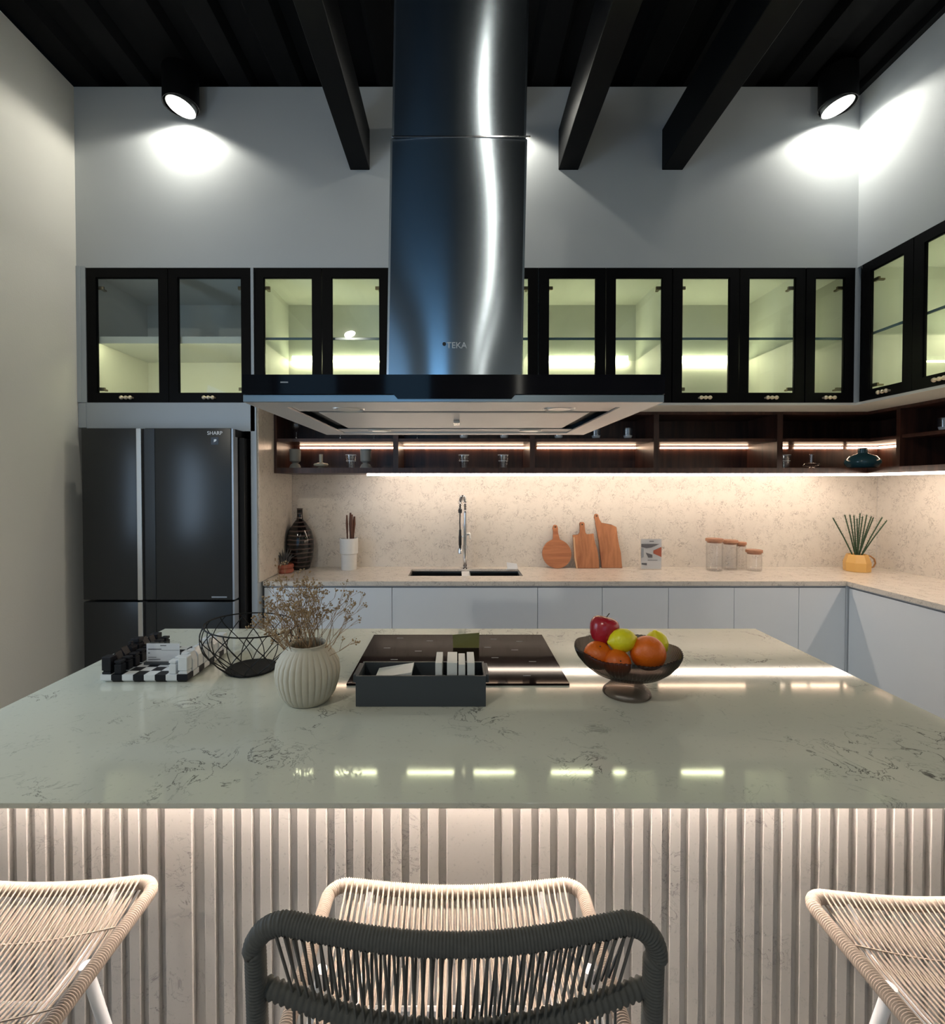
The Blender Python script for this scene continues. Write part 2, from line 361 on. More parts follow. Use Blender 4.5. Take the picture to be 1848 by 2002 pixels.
# ------------------------------------------------------------------ spotlights
def spot(x, lean, label):
    t = thing('ceiling_spotlight', label, 'spotlight', (x, 2.86, 3.70), 'black cylinder spotlights by the wall')
    t.location = (x, 2.86, 3.67)
    b = MB().lathe([(0.0, 0.199), (0.092, 0.199), (0.095, 0.195), (0.095, 0.004), (0.091, 0.004), (0.091, 0.19)], seg=40)
    obj('housing', b, 'beam', t, smooth=True)
    g = MB().lathe([(0.080, 0.055), (0.080, -0.004), (0.076, -0.004), (0.073, 0.010)], seg=40)
    rt = Matrix.Rotation(lean, 4, 'Y') @ Matrix.Rotation(R(-6), 4, 'X')
    bmesh.ops.transform(g.bm, matrix=rt, verts=g.bm.verts)
    ring = obj('gimbal_ring', g, 'alu', t, smooth=True)
    g = MB().lathe([(0.0, 0.004), (0.074, 0.004), (0.074, 0.014), (0.0, 0.014)], seg=40)
    bmesh.ops.transform(g.bm, matrix=rt, verts=g.bm.verts)
    obj('lens', g, 'lens', t)
    l = bpy.data.lights.new('spot', 'SPOT'); l.energy = 21; l.spot_size = R(154); l.spot_blend = 0.28; l.color = (1.0, 0.97, 0.86); l.shadow_soft_size = 0.03
    lo = bpy.data.objects.new('spot_lamp_light', l); COL.objects.link(lo); lo.parent = t; lo.location = (0, 0, -0.006); lo.rotation_euler = (0, lean*0.6, 0)
spot(-1.591, R(13), 'black ceiling spotlight above the fridge, left end of the wall')
spot(0.25, R(10), 'black ceiling spotlight hidden behind the hood duct')
spot(2.185, R(-13), 'black ceiling spotlight in the right-hand corner')

# ------------------------------------------------------------------ wall cupboards
ZT, ZB = 2.799, 1.994
def handle(mb_parent, c, along, out):
    # little bronze bar pull: two knuckles and a bead
    b = MB(); c = Vector(c); a = Vector(along); o = Vector(out)
    b.tube([c-a*0.034, c-a*0.034+o*0.014, c-a*0.012+o*0.018, c+o*0.014, c+a*0.012+o*0.018, c+a*0.034+o*0.014, c+a*0.034], 0.006, 8)
    b.blob(c+o*0.014, 0.0115, 2); b.blob(c-a*0.026+o*0.014, 0.012, 2); b.blob(c+a*0.026+o*0.014, 0.012, 2)
    return obj('handle', b, 'bronze', mb_parent, smooth=True, world=True)
def cupboard(label, u0, u1, splits, glass_margin=0.056, side='back', lit='strip', hinge_first=True, zt=ZT, zb=ZB, depth=0.57):
    """u along the wall; side back: u = x, front at y=YB ; side right: u = y, front at x=XR"""
    def bx(b, a0, a1, d0, d1, z0, z1, bev=0.0):
        if side == 'back': return b.box(a0, a1, YB+d0, YB+d1, z0, z1, bev)
        return b.box(XR+d0, XR+d1, a0, a1, z0, z1, bev)
    loc = ((u0+u1)/2, YB+depth/2, zb) if side == 'back' else (XR+depth/2, (u0+u1)/2, zb)
    t = thing('wall_cupboard', label, 'cupboard', loc)
    c = MB(); th = 0.016
    bx(c, u0+0.001, u0+th, 0.024, depth, zb, zt); bx(c, u1-th, u1-0.001, 0.024, depth, zb, zt)
    bx(c, u0+th, u1-th, 0.024, depth, zt-th, zt); bx(c, u0+th, u1-th, 0.024, depth, zb, zb+th)
    bx(c, u0+th, u1-th, depth-0.008, depth, zb+th, zt-th)
    obj('carcass', c, 'carc', t, world=True)
    zs = 2.385
    if lit == 'strip':
        s = MB(); bx(s, u0+th, u1-th, 0.05, depth-0.01, zs, zs+0.008)
        obj('glass_shelf', s, 'pane', t, world=True)
        s = MB(); bx(s, u0+th, u1-th, 0.042, 0.05, zs-0.003, zs+0.011)
        obj('shelf_edge', s, 'shelfglass', t, world=True)
        s = MB(); bx(s, u0+th+0.03, u1-th-0.03, depth-0.030, depth-0.009, 2.355-0.0, 2.372)
        s = MB(); bx(s, u0+th+0.03, u1-th-0.06, depth-0.030, depth-0.022, zz(709, YB+depth-0.02), zz(705, YB+depth-0.02))
        obj('led_strip', s, 'led_y', t, world=True)
    else:
        s = MB(); bx(s, u0+th, u1-th, 0.03, depth-0.01, zs-0.012, zs+0.012)
        obj('shelf', s, 'carc_grey', t, world=True)
        s = MB(); bx(s, u0+th, u1-th, depth-0.012, depth-0.009, zs+0.013, zt-th)
        bx(s, u0+th, u0+th+0.002, 0.03, depth-0.012, zs+0.013, zt-th); bx(s, u1-th-0.002, u1-th, 0.03, depth-0.012, zs+0.013, zt-th)
        bx(s, u0+th, u1-th, 0.03, depth-0.012, zt-th-0.002, zt-th)
        obj('upper_lining', s, 'carc_grey', t, world=True)
        s = MB(); bx(s, u0+th, u1-th, 0.026, 0.0298, zs-0.030, zs+0.012)
        obj('shelf_lip', s, 'carc', t, world=True)
        s = MB(); bx(s, u0+0.05, u1-0.05, 0.034, 0.044, zs-0.018, zs-0.0125)
        obj('led_strip', s, 'led_y', t, world=True)
    ed = [u0]+splits+[u1]
    for k, (a0, a1) in enumerate(zip(ed, ed[1:])):
        a0 += 0.002; a1 -= 0.002; g = glass_margin
        f = MB(); bx(f, a0, a0+g, 0, 0.022, zb, zt); bx(f, a1-g, a1, 0, 0.022, zb, zt)
        bx(f, a0+g, a1-g, 0, 0.022, zt-g, zt); bx(f, a0+g, a1-g, 0, 0.022, zb, zb+g)
        # inner bead
        i = 0.004
        bx(f, a0+g, a0+g+i, 0.006, 0.018, zb+g, zt-g); bx(f, a1-g-i, a1-g, 0.006, 0.018, zb+g, zt-g)
        bx(f, a0+g, a1-g, 0.006, 0.018, zt-g-i, zt-g); bx(f, a0+g, a1-g, 0.006, 0.018, zb+g, zb+g+i)
        d = obj('door', f, 'frame', t, world=True)
        p = MB(); bx(p, a0+g-0.002, a1-g+0.002, 0.010, 0.014, zb+g-0.002, zt-g+0.002)
        obj('glass_pane', p, 'pane', d, world=True)
        m = (a0+a1)/2 + (0.0 if side == 'right' else -0.005)
        if side == 'back': handle(d, (m, YB, zb+0.027), (1, 0, 0), (0, -1, 0))
        else: handle(d, (XR, m, zb+0.027), (0, 1, 0), (-1, 0, 0))
        # cup hinges on the outer edge, seen through the glass
        last = (k == len(ed)-2)
        left = (k % 2 == 0) if len(ed) > 2 else False
        e = a0+g if left else a1-g
        sg = 1 if left else -1
        for zh in (zb+0.085, zt-0.11):
            h = MB()
            q0, q1 = sorted((e-0.006*sg, e+0.030*sg))
            bx(h, q0, q1, 0.023, 0.036, zh-0.010, zh+0.010, 0.002); bx(h, min(e, e+0.015*sg), max(e, e+0.015*sg), 0.03, 0.075, zh-0.005, zh+0.005)
            obj('hinge', h, 'cable', d, world=True)
    return t
X = lambda px: xx(px, YB)
cupboard('black-framed two-door glass cupboard above the fridge, lit only below its shelf', X(173), X(493), [X(332)], lit='shelf')
cupboard('black-framed two-door glass cupboard between the fridge cupboard and the hood duct', X(499), X(762), [X(631)])
cupboard('black-framed glass cupboard mostly hidden behind the hood duct', X(763), X(1052), [X(907)])
cupboard('lit two-door glass cupboard directly right of the hood duct', X(1053), X(1312), [X(1183)])
cupboard('lit two-door glass cupboard second from the right on the back wall', X(1313), X(1571), [X(1443)])
cupboard('narrow single-door glass cupboard at the right end of the back wall', X(1572), X(1667), [])
cupboard('lit two-door glass cupboard on the right-hand wall nearest the corner', 2.28, 2.935, [2.605], side='right')
cupboard('glass cupboard on the right-hand wall, second from the corner', 1.62, 2.277, [1.95], side='right')
# paper lying in the first cupboard
a = X(398); b = MB().poly([(xx(403,3.1), 3.10, 2.012), (xx(408,3.1), 3.10, 2.012+0.115), (xx(474,3.1), 3.10, 2.035), (xx(474,3.1), 3.10, 2.012)], (0, 0.002, 0))
tag(obj('paper_sheet', b, 'paper'), 'white paper sheet slumped inside the cupboard above the fridge', 'paper')
# fillers and panels
b = MB().box(XL+0.001, X(162), YB-0.006, YB+0.02, ZB, ZT+0.01); b.box(X(162), X(172), YB-0.001, YB+0.02, ZB, ZT+0.01)
struct('trim_2', b, 'panel')
b = MB().box(XL+0.001, XL+0.02, YB, YB+0.02, zz(836, YB), ZB-0.003); b.box(XL+0.02, XL+0.05, YB-0.004, YB+0.02, zz(836, YB), ZB-0.003)
b.box(XL+0.05, X(499), YB, YB+0.02, zz(843, YB), ZB-0.001)
struct('trim_3', b, 'panel')
struct('trim_4', MB().box(X(493)+0.001, X(499)-0.001, YB-0.004, YB+0.5, ZB+0.001, ZT), 'panel')
struct('trim_5', MB().box(X(1667)+0.001, XR+0.02, YB-0.002, YB+0.02, ZB, ZT), 'panel')
# underside panel between the cupboards and the walnut shelves
b = MB().box(-1.21, XS, YB+0.005, 3.58, ZB-0.016, ZB-0.001); b.box(XR+0.005, XS, 0.31, YB+0.004, ZB-0.016, ZB-0.001)
struct('trim_6', b, 'carc')
# tall end panel beside the fridge: grey front edge, stone-faced inner side
b = MB().box(-1.250, -1.216, YB, 3.598, 0.0, ZB-0.018)
t = struct('trim_7', b, 'panel')
o = obj('stone_facing', MB().box(-1.2155, -1.208, YB+0.012, YS, 0.902, ZB-0.018), 'splash', parent=t, world=True)
# fridge niche side and back (dark)
struct('trim_8', MB().box(XL+0.001, -1.251, 3.57, 3.598, 0, ZB-0.02), 'fridge_b')

# ------------------------------------------------------------------ fridge
t = thing('fridge', 'tall graphite french-door fridge at the left wall', 'fridge', (-1.76, 3.2, 0.0))
FY = 2.86; fx0, fx1 = xx(160, FY), xx(457, FY); ft = zz(837, FY); fm = zz(1175, FY); fs = xx(278, FY)
obj('body', MB().box(fx0+0.012, fx1+0.03, FY+0.075, 3.54, 0.02, ft-0.05, 0.004), 'fridge_b', t, world=True)
obj('top_hinge_cover', MB().poly([(fx0+0.02, FY+0.03, ft-0.048), (fx1+0.0, FY+0.03, ft-0.048), (fx1+0.0, FY+0.03, ft-0.004), (fx0+0.02, FY+0.03, ft-0.004)], (0, 0.12, 0)), 'fridge_b', t, world=True)
def fdoor(x0, x1, z0, z1, lab=None):
    d = obj('door', MB().box(x0, x1, FY, FY+0.07, z0, z1, 0.004), 'fridge', t, world=True, smooth=True)
    return d
d1 = fdoor(fx0, fs-0.030, fm+0.006, ft)
d2 = fdoor(fs+0.016, fx1-0.014, fm+0.006, ft)
d3 = fdoor(fx0, fs-0.030, 0.08, fm-0.006)
d4 = fdoor(fs+0.016, fx1-0.014, 0.08, fm-0.006)
for d, z0, z1 in ((d1, fm+0.006, ft-0.002), (d3, 0.08, fm-0.006)):
    obj('handle', MB().box(fs-0.0295, fs-0.001, FY-0.006, FY+0.05, z0, z1, 0.002), 'alu', d, world=True, label='pale aluminium edge handle')
for d, z0, z1 in ((d2, fm+0.006, ft-0.002), (d4, 0.08, fm-0.006)):
    obj('recess', MB().box(fs-0.003, fs+0.0155, FY+0.012, FY+0.06, z0, z1), 'fridge_b', d, world=True)
    obj('edge_trim', MB().box(fs+0.0165, fs+0.075, FY-0.002, FY, z0+0.004, z1-0.002), 'fridge', d, world=True)
    obj('side_trim', MB().box(fx1-0.0135, fx1-0.002, FY+0.004, FY+0.06, z0, z1, 0.001), 'channel', d, world=True)
text('logo', 'SHARP', 0.030, (xx(421, FY), FY-0.0008, zz(847, FY)), FRONT, 'white', d2)
bx_ = obj('badge', MB().box(xx(413.5, FY), xx(428, FY), FY-0.0012, FY-0.0002, zz(869.5, FY), zz(855, FY)), 'blackglass', d2, world=True, label='small black badge with white leaf mark')
cxb, czb = xx(421, FY), zz(861.5, FY)
b = MB()
for k in range(3):
    o_ = k*0.005-0.006
    b.poly([(cxb+o_, FY-0.002, czb-0.010+k*0.002), (cxb+o_+0.005, FY-0.002, czb-0.006+k*0.003), (cxb+o_+0.006, FY-0.002, czb+0.009-abs(k-1)*0.002), (cxb+o_+0.001, FY-0.002, czb+0.007)], (0, 0.0006, 0))
obj('mark', b, 'white', bx_, world=True)
obj('model_plate', MB().box(xx(412, FY), xx(442, FY), FY-0.001, FY-0.0002, zz(1168.5, FY), zz(1166, FY)), 'channel', d2, world=True)

# ------------------------------------------------------------------ walnut open shelves
YW, XW = 3.23, 2.69
zb0, zb1, zm0, zm1 = 1.574, 1.610, 1.782, 1.803; zt1 = ZB-0.0165
t = thing('open_shelf_unit', 'dark walnut open shelf unit with lit niches along the back wall', 'shelf', (0.7, 3.4, zb0))
b = MB().box(-1.207, XW, YW, YS+0.015, zb0, zb1)
obj('bottom_board', b, 'walnut', t, world=True)
obj('top_board', MB().box(-1.207, XW, YW+0.004, YS+0.0, zt1-0.018, zt1), 'walnut', t, world=True)
obj('back_panel', MB().box(-1.207, 3.055, YS-0.012, YS+0.015, zb1, zt1), 'walnut', t, world=True)
XWp = lambda px: xx(px, YW)
divs = [(-1.207, -1.189), (XWp(769), XWp(779)), (XWp(1036), XWp(1046)), (XWp(1278), XWp(1288)), (XWp(1519), XWp(1530))]
for a0, a1 in divs:
    obj('divider', MB().box(a0, a1, YW+0.001, YS-0.012, zb1, zt1-0.018), 'walnut', t, world=True)
for (p0, p1) in zip(divs, divs[1:]+[(XS-0.03, XS)]):
    e = min(p1[0], 2.72) if p1[0] > 2.7 else p1[0]
    obj('shelf_board', MB().box(p0[1], e, YW+0.012, YS-0.012, zm0, zm1), 'walnut', t, world=True)
YL = YS-0.013
for a, b_ in ((588, 769), (788, 1031), (1050, 1248), (1290, 1470)):
    obj('led_strip', MB().box(xx(a, YL), xx(b_, YL), YL-0.012, YL, zm0-0.021, zm0-0.010), 'led_w', t, world=True)
for a, b_ in ((1526, 1538), (1552, 1645), (1655, 1718)):
    obj('led_strip', MB().box(xx(a, YL), xx(b_, YL), YL-0.012, YL, zm0-0.022, zm0-0.008), 'led_w', t, world=True)
t = thing('open_shelf_unit', 'dark walnut open shelf unit on the right-hand wall', 'shelf', (2.9, 2.0, zb0))
obj('bottom_board', MB().box(XW+0.001, XS, 0.32, YS-0.013, zb0, zb1), 'walnut', t, world=True)
obj('top_board', MB().box(XW+0.001, XS, 0.32, YS-0.013, zt1-0.018, zt1), 'walnut', t, world=True)
obj('back_panel', MB().box(XS-0.014, XS, 0.32, YS-0.013, zb1, zt1), 'walnut', t, world=True)
obj('shelf_board', MB().box(2.721, XS-0.014, 3.02, YS-0.013, zm0, zm1), 'walnut', t, world=True)
obj('shelf_board', MB().box(XW+0.012, XS-0.014, 0.34, 2.99, zm0, zm1), 'walnut', t, world=True)
obj('divider', MB().box(XW+0.001, XS-0.014, 2.992, 3.018, zb1, zt1-0.018), 'walnut', t, world=True)
obj('divider', MB().box(XW+0.001, XS-0.014, 2.0, 2.02, zb1, zt1-0.018), 'walnut', t, world=True)
obj('led_strip', MB().box(XS-0.027, XS-0.015, 3.10, 3.54, zm0-0.022, zm0-0.008), 'led_w', t, world=True)
# under-shelf light bar
t = thing('under_shelf_light', 'long warm linear light under the walnut shelves', 'light', (1.0, 3.31, zb0-0.014))
obj('light_bar', MB().box(xx(718, 3.31), XW+0.06, 3.30, 3.318, zb0-0.015, zb0-0.001), 'led_u', t, world=True)
obj('light_bar', MB().box(XW+0.062, XW+0.080, 0.5, 3.318, zb0-0.015, zb0-0.001), 'led_u', t, world=True)

# ------------------------------------------------------------------ backsplash, counter, base units
struct('wall_back', MB().box(-1.207, XS, YS, 3.599, 0.86, zb0-0.001), 'splash')
bpy.data.objects['wall_back.001'].name = 'wall_backsplash'
o = struct('wall_right', MB().box(XS, XS+0.019, 0.32, YS-0.001, 0.86, zb0-0.001), 'splash'); o.name = 'wall_sidesplash'
YC, XC = 3.03, 2.41
t = thing('worktop', 'pale speckled stone worktop along the back and right walls', 'worktop', (0.9, 3.3, 0.87))
b = MB(); sx0, sx1, sy0, sy1 = -0.325, 0.430, 3.215, 3.475
z0, z1 = 0.872, 0.900
b.box(sx0, sx1, sy1, YS-0.001, 0.886, z1)
for r in ((-1.207, sx0, YC, YS-0.001), (sx1, XS-0.001, YC, YS-0.001), (sx0, sx1, YC, sy0), (XC, XS-0.001, 0.32, YC)):
    b.box(r[0], r[1], r[2], r[3], z0, z1)
obj('slab', b, 'splash', t, world=True)
# base units
def base_unit(label, x0, x1, side='back', n=1):
    if side == 'back':
        t = thing('base_cabinet', label, 'cabinet', ((x0+x1)/2, 3.3, 0))
        obj('carcass', MB().box(x0+0.001, x1-0.001, YC+0.035, 3.56, 0.10, 0.64 if 'sink' in label else 0.80), 'lacquer', t, world=True)
        obj('plinth', MB().box(x0+0.001, x1-0.001, YC+0.07, YC+0.085, 0.001, 0.10), 'channel', t, world=True)
        obj('finger_channel', MB().poly([(x0, YC+0.015, 0.871), (x0, YC+0.015, 0.862), (x0, YC+0.034, 0.855), (x0, YC+0.034, 0.812), (x0, YC+0.05, 0.812), (x0, YC+0.05, 0.871)], (x1-x0, 0, 0)), 'channel', t, world=True)
        obj('door', MB().box(x0+0.0015, x1-0.0015, YC+0.012, YC+0.032, 0.105, 0.857, 0.001), 'lacquer', t, world=True)
    else:
        t = thing('base_cabinet', label, 'cabinet', (2.7, (x0+x1)/2, 0))
        obj('carcass', MB().box(XC+0.035, XS, x0+0.001, x1-0.001, 0.10, 0.80), 'lacquer', t, world=True)
        obj('plinth', MB().box(XC+0.07, XC+0.085, x0+0.001, x1-0.001, 0.001, 0.10), 'channel', t, world=True)
        obj('finger_channel', MB().poly([(XC+0.015, x0, 0.871), (XC+0.015, x0, 0.862), (XC+0.034, x0, 0.855), (XC+0.034, x0, 0.812), (XC+0.05, x0, 0.812), (XC+0.05, x0, 0.871)], (0, x1-x0, 0)), 'channel', t, world=True)
        obj('door', MB().box(XC+0.012, XC+0.032, x0+0.0015, x1-0.0015, 0.105, 0.857, 0.001), 'lacquer', t, world=True)
    return t
ed = [515, 766, 1052, 1179, 1309, 1438, 1565, 1657]
labs = ['pale base cabinet front beside the fridge, behind the dried flowers', 'wide pale base cabinet front below the sink', 'narrow pale base cabinet behind the red apple, just right of the sink cabinet',
        'pale base cabinet below the round and square cutting boards area, behind the lemons', 'pale base cabinet front below the glass jars', 'pale base cabinet front second from the inner corner', 'narrow pale base cabinet front at the inner corner']
labs[3] = 'pale base cabinet front right behind the lemons, below the brochure'
for a, b_, l in zip(ed, ed[1:], labs): base_unit(l, xx(a, YC+0.012), xx(b_, YC+0.012))
struct('trim_9', MB().box(xx(1657, YC+.012)+0.001, XC+0.033, YC+0.0125, YC+0.034, 0.0, 0.868), 'lacquer')
base_unit('wide pale base cabinet front on the right-hand run nearest the corner', 1.95, YC-0.002, 'right')
base_unit('pale base cabinet front of the right-hand run, further from the corner', 0.95, 1.949, 'right')

# sink
t = thing('sink', 'black undermount double sink set in the back worktop', 'sink', (0.05, 3.35, 0.66))
def bowl(x0, x1, y0, y1, zt_, zb_):
    b = MB(); w = 0.008
    b.box(x0-w, x0, y0-w, y1+w, zb_, zt_); b.box(x1, x1+w, y0-w, y1+w, zb_, zt_); b.box(x0, x1, y0-w, y0, zb_, zt_); b.box(x0, x1, y1, y1+w, zb_, zt_); b.box(x0-w, x1+w, y0-w, y1+w, zb_-w, zb_)
    return b
obj('basin', bowl(sx0+0.006, 0.035, sy0+0.006, sy1+0.002, 0.871, 0.68), 'sink', t, world=True)
obj('basin', bowl(0.085, sx1-0.006, sy0+0.006, sy1+0.002, 0.871, 0.68), 'sink', t, world=True)
obj('divider', MB().box(0.030, 0.090, sy0+0.002, sy1-0.002, 0.80, 0.8825, 0.003), 'sink', t, world=True)
b = MB()
for k in range(3): b.tube([(0.10, 3.26+k*0.07, 0.86), (0.40, 3.26+k*0.07, 0.86)], 0.003, 6)
obj('rack', b, 'sink', t, world=True, smooth=True)
# faucet
fxx, fyy = xx(909.5, 3.505), 3.505
t = thing('kitchen_tap', 'tall chrome spring-neck kitchen tap behind the sink', 'tap', (fxx, fyy, 0.9))
obj('base', MB().lathe([(0, 0), (0.027, 0), (0.027, 0.008), (0.020, 0.014), (0, 0.014)]), 'chrome', t, smooth=True)
obj('column', MB().lathe([(0.0, 0.012), (0.0165, 0.012), (0.0165, 0.14), (0.019, 0.142), (0.019, 0.165), (0.0145, 0.168), (0.0145, 0.30), (0.016, 0.30), (0.016, 0.32), (0.0105, 0.322), (0.0105, 0.40), (0, 0.40)], seg=24), 'chrome', t, smooth=True)
path = [Vector((0, 0, 0.40)), Vector((0, -0.004, 0.45))]
for k in range(13):
    a = PI*k/12; path.append(Vector((-0.018*(1-math.cos(a)), -0.075*(1-math.cos(a))*0.9, 0.455+0.060*math.sin(a))))
path.append(Vector((-0.036, -0.137, 0.43)))
obj('neck_hose', MB().tube(path, 0.006, 10), 'blackrub', t, smooth=True)
# spring coil around the neck
def resample(pts, n):
    d = [0]
    for a, b_ in zip(pts, pts[1:]): d.append(d[-1]+(b_-a).length)
    out = []
    for i in range(n):
        s_ = d[-1]*i/(n-1); j = 0
        while j < len(d)-2 and d[j+1] < s_: j += 1
        f = (s_-d[j])/max(1e-9, d[j+1]-d[j]); out.append(pts[j].lerp(pts[j+1], f))
    return out
rs = resample(path, 340); coil = []; up = None
for i, p in enumerate(rs):
    tt = (rs[min(i+1, len(rs)-1)]-rs[max(i-1, 0)]).normalized()
    sd = Vector((1, 0, 0)); sd = (sd-tt*sd.dot(tt)).normalized(); w = tt.cross(sd); a = 2*PI*i/12
    coil.append(p+(sd*math.cos(a)+w*math.sin(a))*0.0115)
obj('spring', MB().tube(coil, 0.0016, 6), 'chrome', t, smooth=True)
obj('hose_collar', MB().lathe([(0, 0), (0.012, 0), (0.014, 0.02), (0.010, 0.03), (0, 0.03)], c=(-0.036, -0.137, 0.405)), 'blackrub', t, smooth=True)
obj('spray_hose', MB().tube([(-0.036, -0.137, 0.42), (-0.038, -0.137, 0.34), (-0.036, -0.137, 0.28)], 0.0045, 8), 'blackrub', t, smooth=True)
sh = obj('spray_head', MB().lathe([(0, 0.29), (0.008, 0.29), (0.009, 0.25), (0.0105, 0.245), (0.0105, 0.185), (0.008, 0.18), (0.008, 0.165), (0.0135, 0.155), (0.0145, 0.128), (0, 0.128)], c=(-0.036, -0.137, 0)), 'blackrub', t, smooth=True)
obj('nozzle', MB().lathe([(0, 0.166), (0.010, 0.166), (0.0142, 0.155), (0.0152, 0.126), (0, 0.126)], c=(-0.036, -0.137, 0)), 'chrome', sh, smooth=True)
obj('holder_arm', MB().tube([(0, 0, 0.235), (-0.02, -0.08, 0.235), (-0.036, -0.125, 0.235)], 0.0045, 8), 'chrome', t, smooth=True)
b = MB().tube([(0.012, 0, 0.245), (0.036, 0, 0.250)], 0.010, 12); b.tube([(0.034, -0.004, 0.252), (0.036, -0.020, 0.215)], 0.006, 8)
obj('lever', b, 'alu', t, smooth=True)
b = MB().box(xx(903, 3.19), xx(919, 3.19), 3.205, 3.2075, 0.835, 0.905)
b = MB().box(xx(903, 3.3), xx(919, 3.3), sy0+0.003, sy1-0.004, 0.883, 0.886)
tag(obj('sink_label', b, 'paper'), 'bluish white sticker card lying on the bar between the two sink bowls', 'label')

# ------------------------------------------------------------------ worktop objects
# striped bottle vase
p = at(586, 1112, Z=0.9); YV = 3.49
t = thing('bottle_vase', 'tall dark bottle vase with brown stripes in the left worktop corner', 'vase', (xx(586, YV), YV, 0.9))
def ringy():
    m, nt, pz = new('striped_glaze'); tc = N(nt, 'ShaderNodeTexCoord'); sp = N(nt, 'ShaderNodeSeparateXYZ'); L(nt, tc, 'Object', sp, 0)
    no = N(nt, 'ShaderNodeTexNoise', i_Scale=14.0, i_Detail=3.0); L(nt, tc, 'Object', no, 'Vector')
    ad = N(nt, 'ShaderNodeMath', operation='MULTIPLY_ADD'); ad.inputs[1].default_value = 0.018; L(nt, no, 'Fac', ad, 0); L(nt, sp, 'Z', ad, 2)
    mu = N(nt, 'ShaderNodeMath', operation='MULTIPLY'); mu.inputs[1].default_value = 205; L(nt, ad, 0, mu, 0)
    si = N(nt, 'ShaderNodeMath', operation='SINE'); L(nt, mu, 0, si, 0)
    r = N(nt, 'ShaderNodeValToRGB'); r.color_ramp.elements[0].color = (0.006, 0.005, 0.005, 1); r.color_ramp.elements[1].color = (0.075, 0.052, 0.045, 1)
    r.color_ramp.elements[0].position = 0.35; r.color_ramp.elements[1].position = 0.75
    L(nt, si, 0, r, 0); L(nt, r, 0, pz, 'Base Color'); pz.inputs['Roughness'].default_value = 0.12; return m
M['stripe'] = ringy()
obj('body', MB().lathe([(0, 0), (0.062, 0), (0.070, 0.01), (0.088, 0.08), (0.096, 0.16), (0.094, 0.22), (0.078, 0.275), (0.045, 0.325), (0.024, 0.352), (0.020, 0.38), (0.019, 0.425), (0.022, 0.432), (0.016, 0.432), (0.014, 0.36)], seg=40), 'stripe', t, smooth=True)
# air plant in terracotta
YP = 3.34
t = thing('potted_air_plant', 'small grey spiky plant in a terracotta pot beside the bottle vase', 'plant', (xx(556, YP), YP, 0.9))
obj('pot', MB().lathe([(0, 0), (0.050, 0), (0.058, 0.008), (0.058, 0.022), (0.052, 0.030), (0.059, 0.038), (0.059, 0.054), (0.052, 0.060), (0.046, 0.052), (0, 0.050)], seg=32), 'terra', t, smooth=True)
b = MB()
for k in range(34):
    a = random.uniform(0, 2*PI); rr = random.uniform(0.02, 0.085); h = random.uniform(0.06, 0.13)*(1-rr*3); q = Vector((math.cos(a)*0.012, math.sin(a)*0.012, 0.05))
    e = Vector((math.cos(a)*rr, math.sin(a)*rr*0.8, 0.055+h)); m_ = q.lerp(e, 0.5)+Vector((0, 0, 0.018))
    b.tube([q, m_, e], [0.0042, 0.0032, 0.0006], 5)
obj('leaves', b, 'airplant', t, smooth=True)
# utensil crock
YK = 3.47
t = thing('utensil_crock', 'white stepped ceramic crock holding dark wooden utensils', 'pot', (xx(682, YK), YK, 0.9))
obj('crock', MB().lathe([(0, 0), (0.052, 0), (0.054, 0.004), (0.054, 0.108), (0.0625, 0.116), (0.064, 0.215), (0.062, 0.222), (0.056, 0.222), (0.054, 0.12), (0, 0.11)], seg=40), 'ceramic', t, smooth=True)
ut = t
for k, (dx, dz, wdt) in enumerate([(-0.012, 0.385, 0.010), (0.006, 0.40, 0.013), (0.022, 0.39, 0.011), (0.032, 0.375, 0.012), (0.014, 0.37, 0.009)]):
    b = MB(); yo = (0.0, 0.018, -0.018, 0.004, 0.036)[k]; pts = [(dx*0.9, yo, 0.122), (dx*1.0, yo, 0.25), (dx*1.15, yo, 0.32), (dx*1.2, yo, dz)]
    b.tube(pts, [0.0045, 0.0055, wdt*0.85, wdt*0.5], 8)
    o = obj('wooden_spoon', b, 'darkwood', smooth=True); o.location = o.location+Vector(ut.location)
    tag(o, 'dark wooden utensil standing in the white crock, %s' % ['leftmost', 'tallest, second from left', 'middle one', 'rightmost', 'shortest, tucked behind'][k], 'utensil', 'wooden utensils in the crock')
# cutting boards leaning on the splash
def cutting(name, outline, y0, hole, mat, label, extra=None):
    # outline in pixel coordinates at plane y0; leans back slightly
    pts = [at(px, py, Y=y0) for px, py in outline]
    zb_ = min(p.z for p in pts); dz = 0.9-zb_+0.001
    b = MB().poly([Vector((p.x, y0, p.z+dz)) for p in pts], (0, 0.016, 0))
    bmesh.ops.bevel(b.bm, geom=[e for e in b.bm.edges if abs(e.verts[0].co.y-e.verts[1].co.y) < 1e-6], offset=0.003, segments=2, affect='EDGES')
    for v in b.bm.verts: v.co.y += (v.co.z-0.9)*0.16
    o = obj(name, b, mat, smooth=True, sharp=30); tag(o, label, 'cutting board', 'wooden cutting boards')
    h = Vector(at(hole[0], hole[1], Y=y0)); 
    g = MB(); yy = y0+(h.z+dz-0.9)*0.16-0.0012
    g.tube([(h.x, yy, h.z+dz), (h.x, yy+0.002, h.z+dz)], 0.006, 14); obj('hanging_hole', g, 'stem', parent=o, world=True)
    if extra:
        pts = [at(px, py, Y=y0) for px, py in extra]
        b = MB().poly([Vector((p.x, y0-0.0008, p.z+dz)) for p in pts], (0, 0.016, 0))
        for v in b.bm.verts: v.co.y += (v.co.z-0.9)*0.16
        obj('sapwood_edge', b, 'sap', parent=o, world=True, label='pale sapwood edge')
    return o
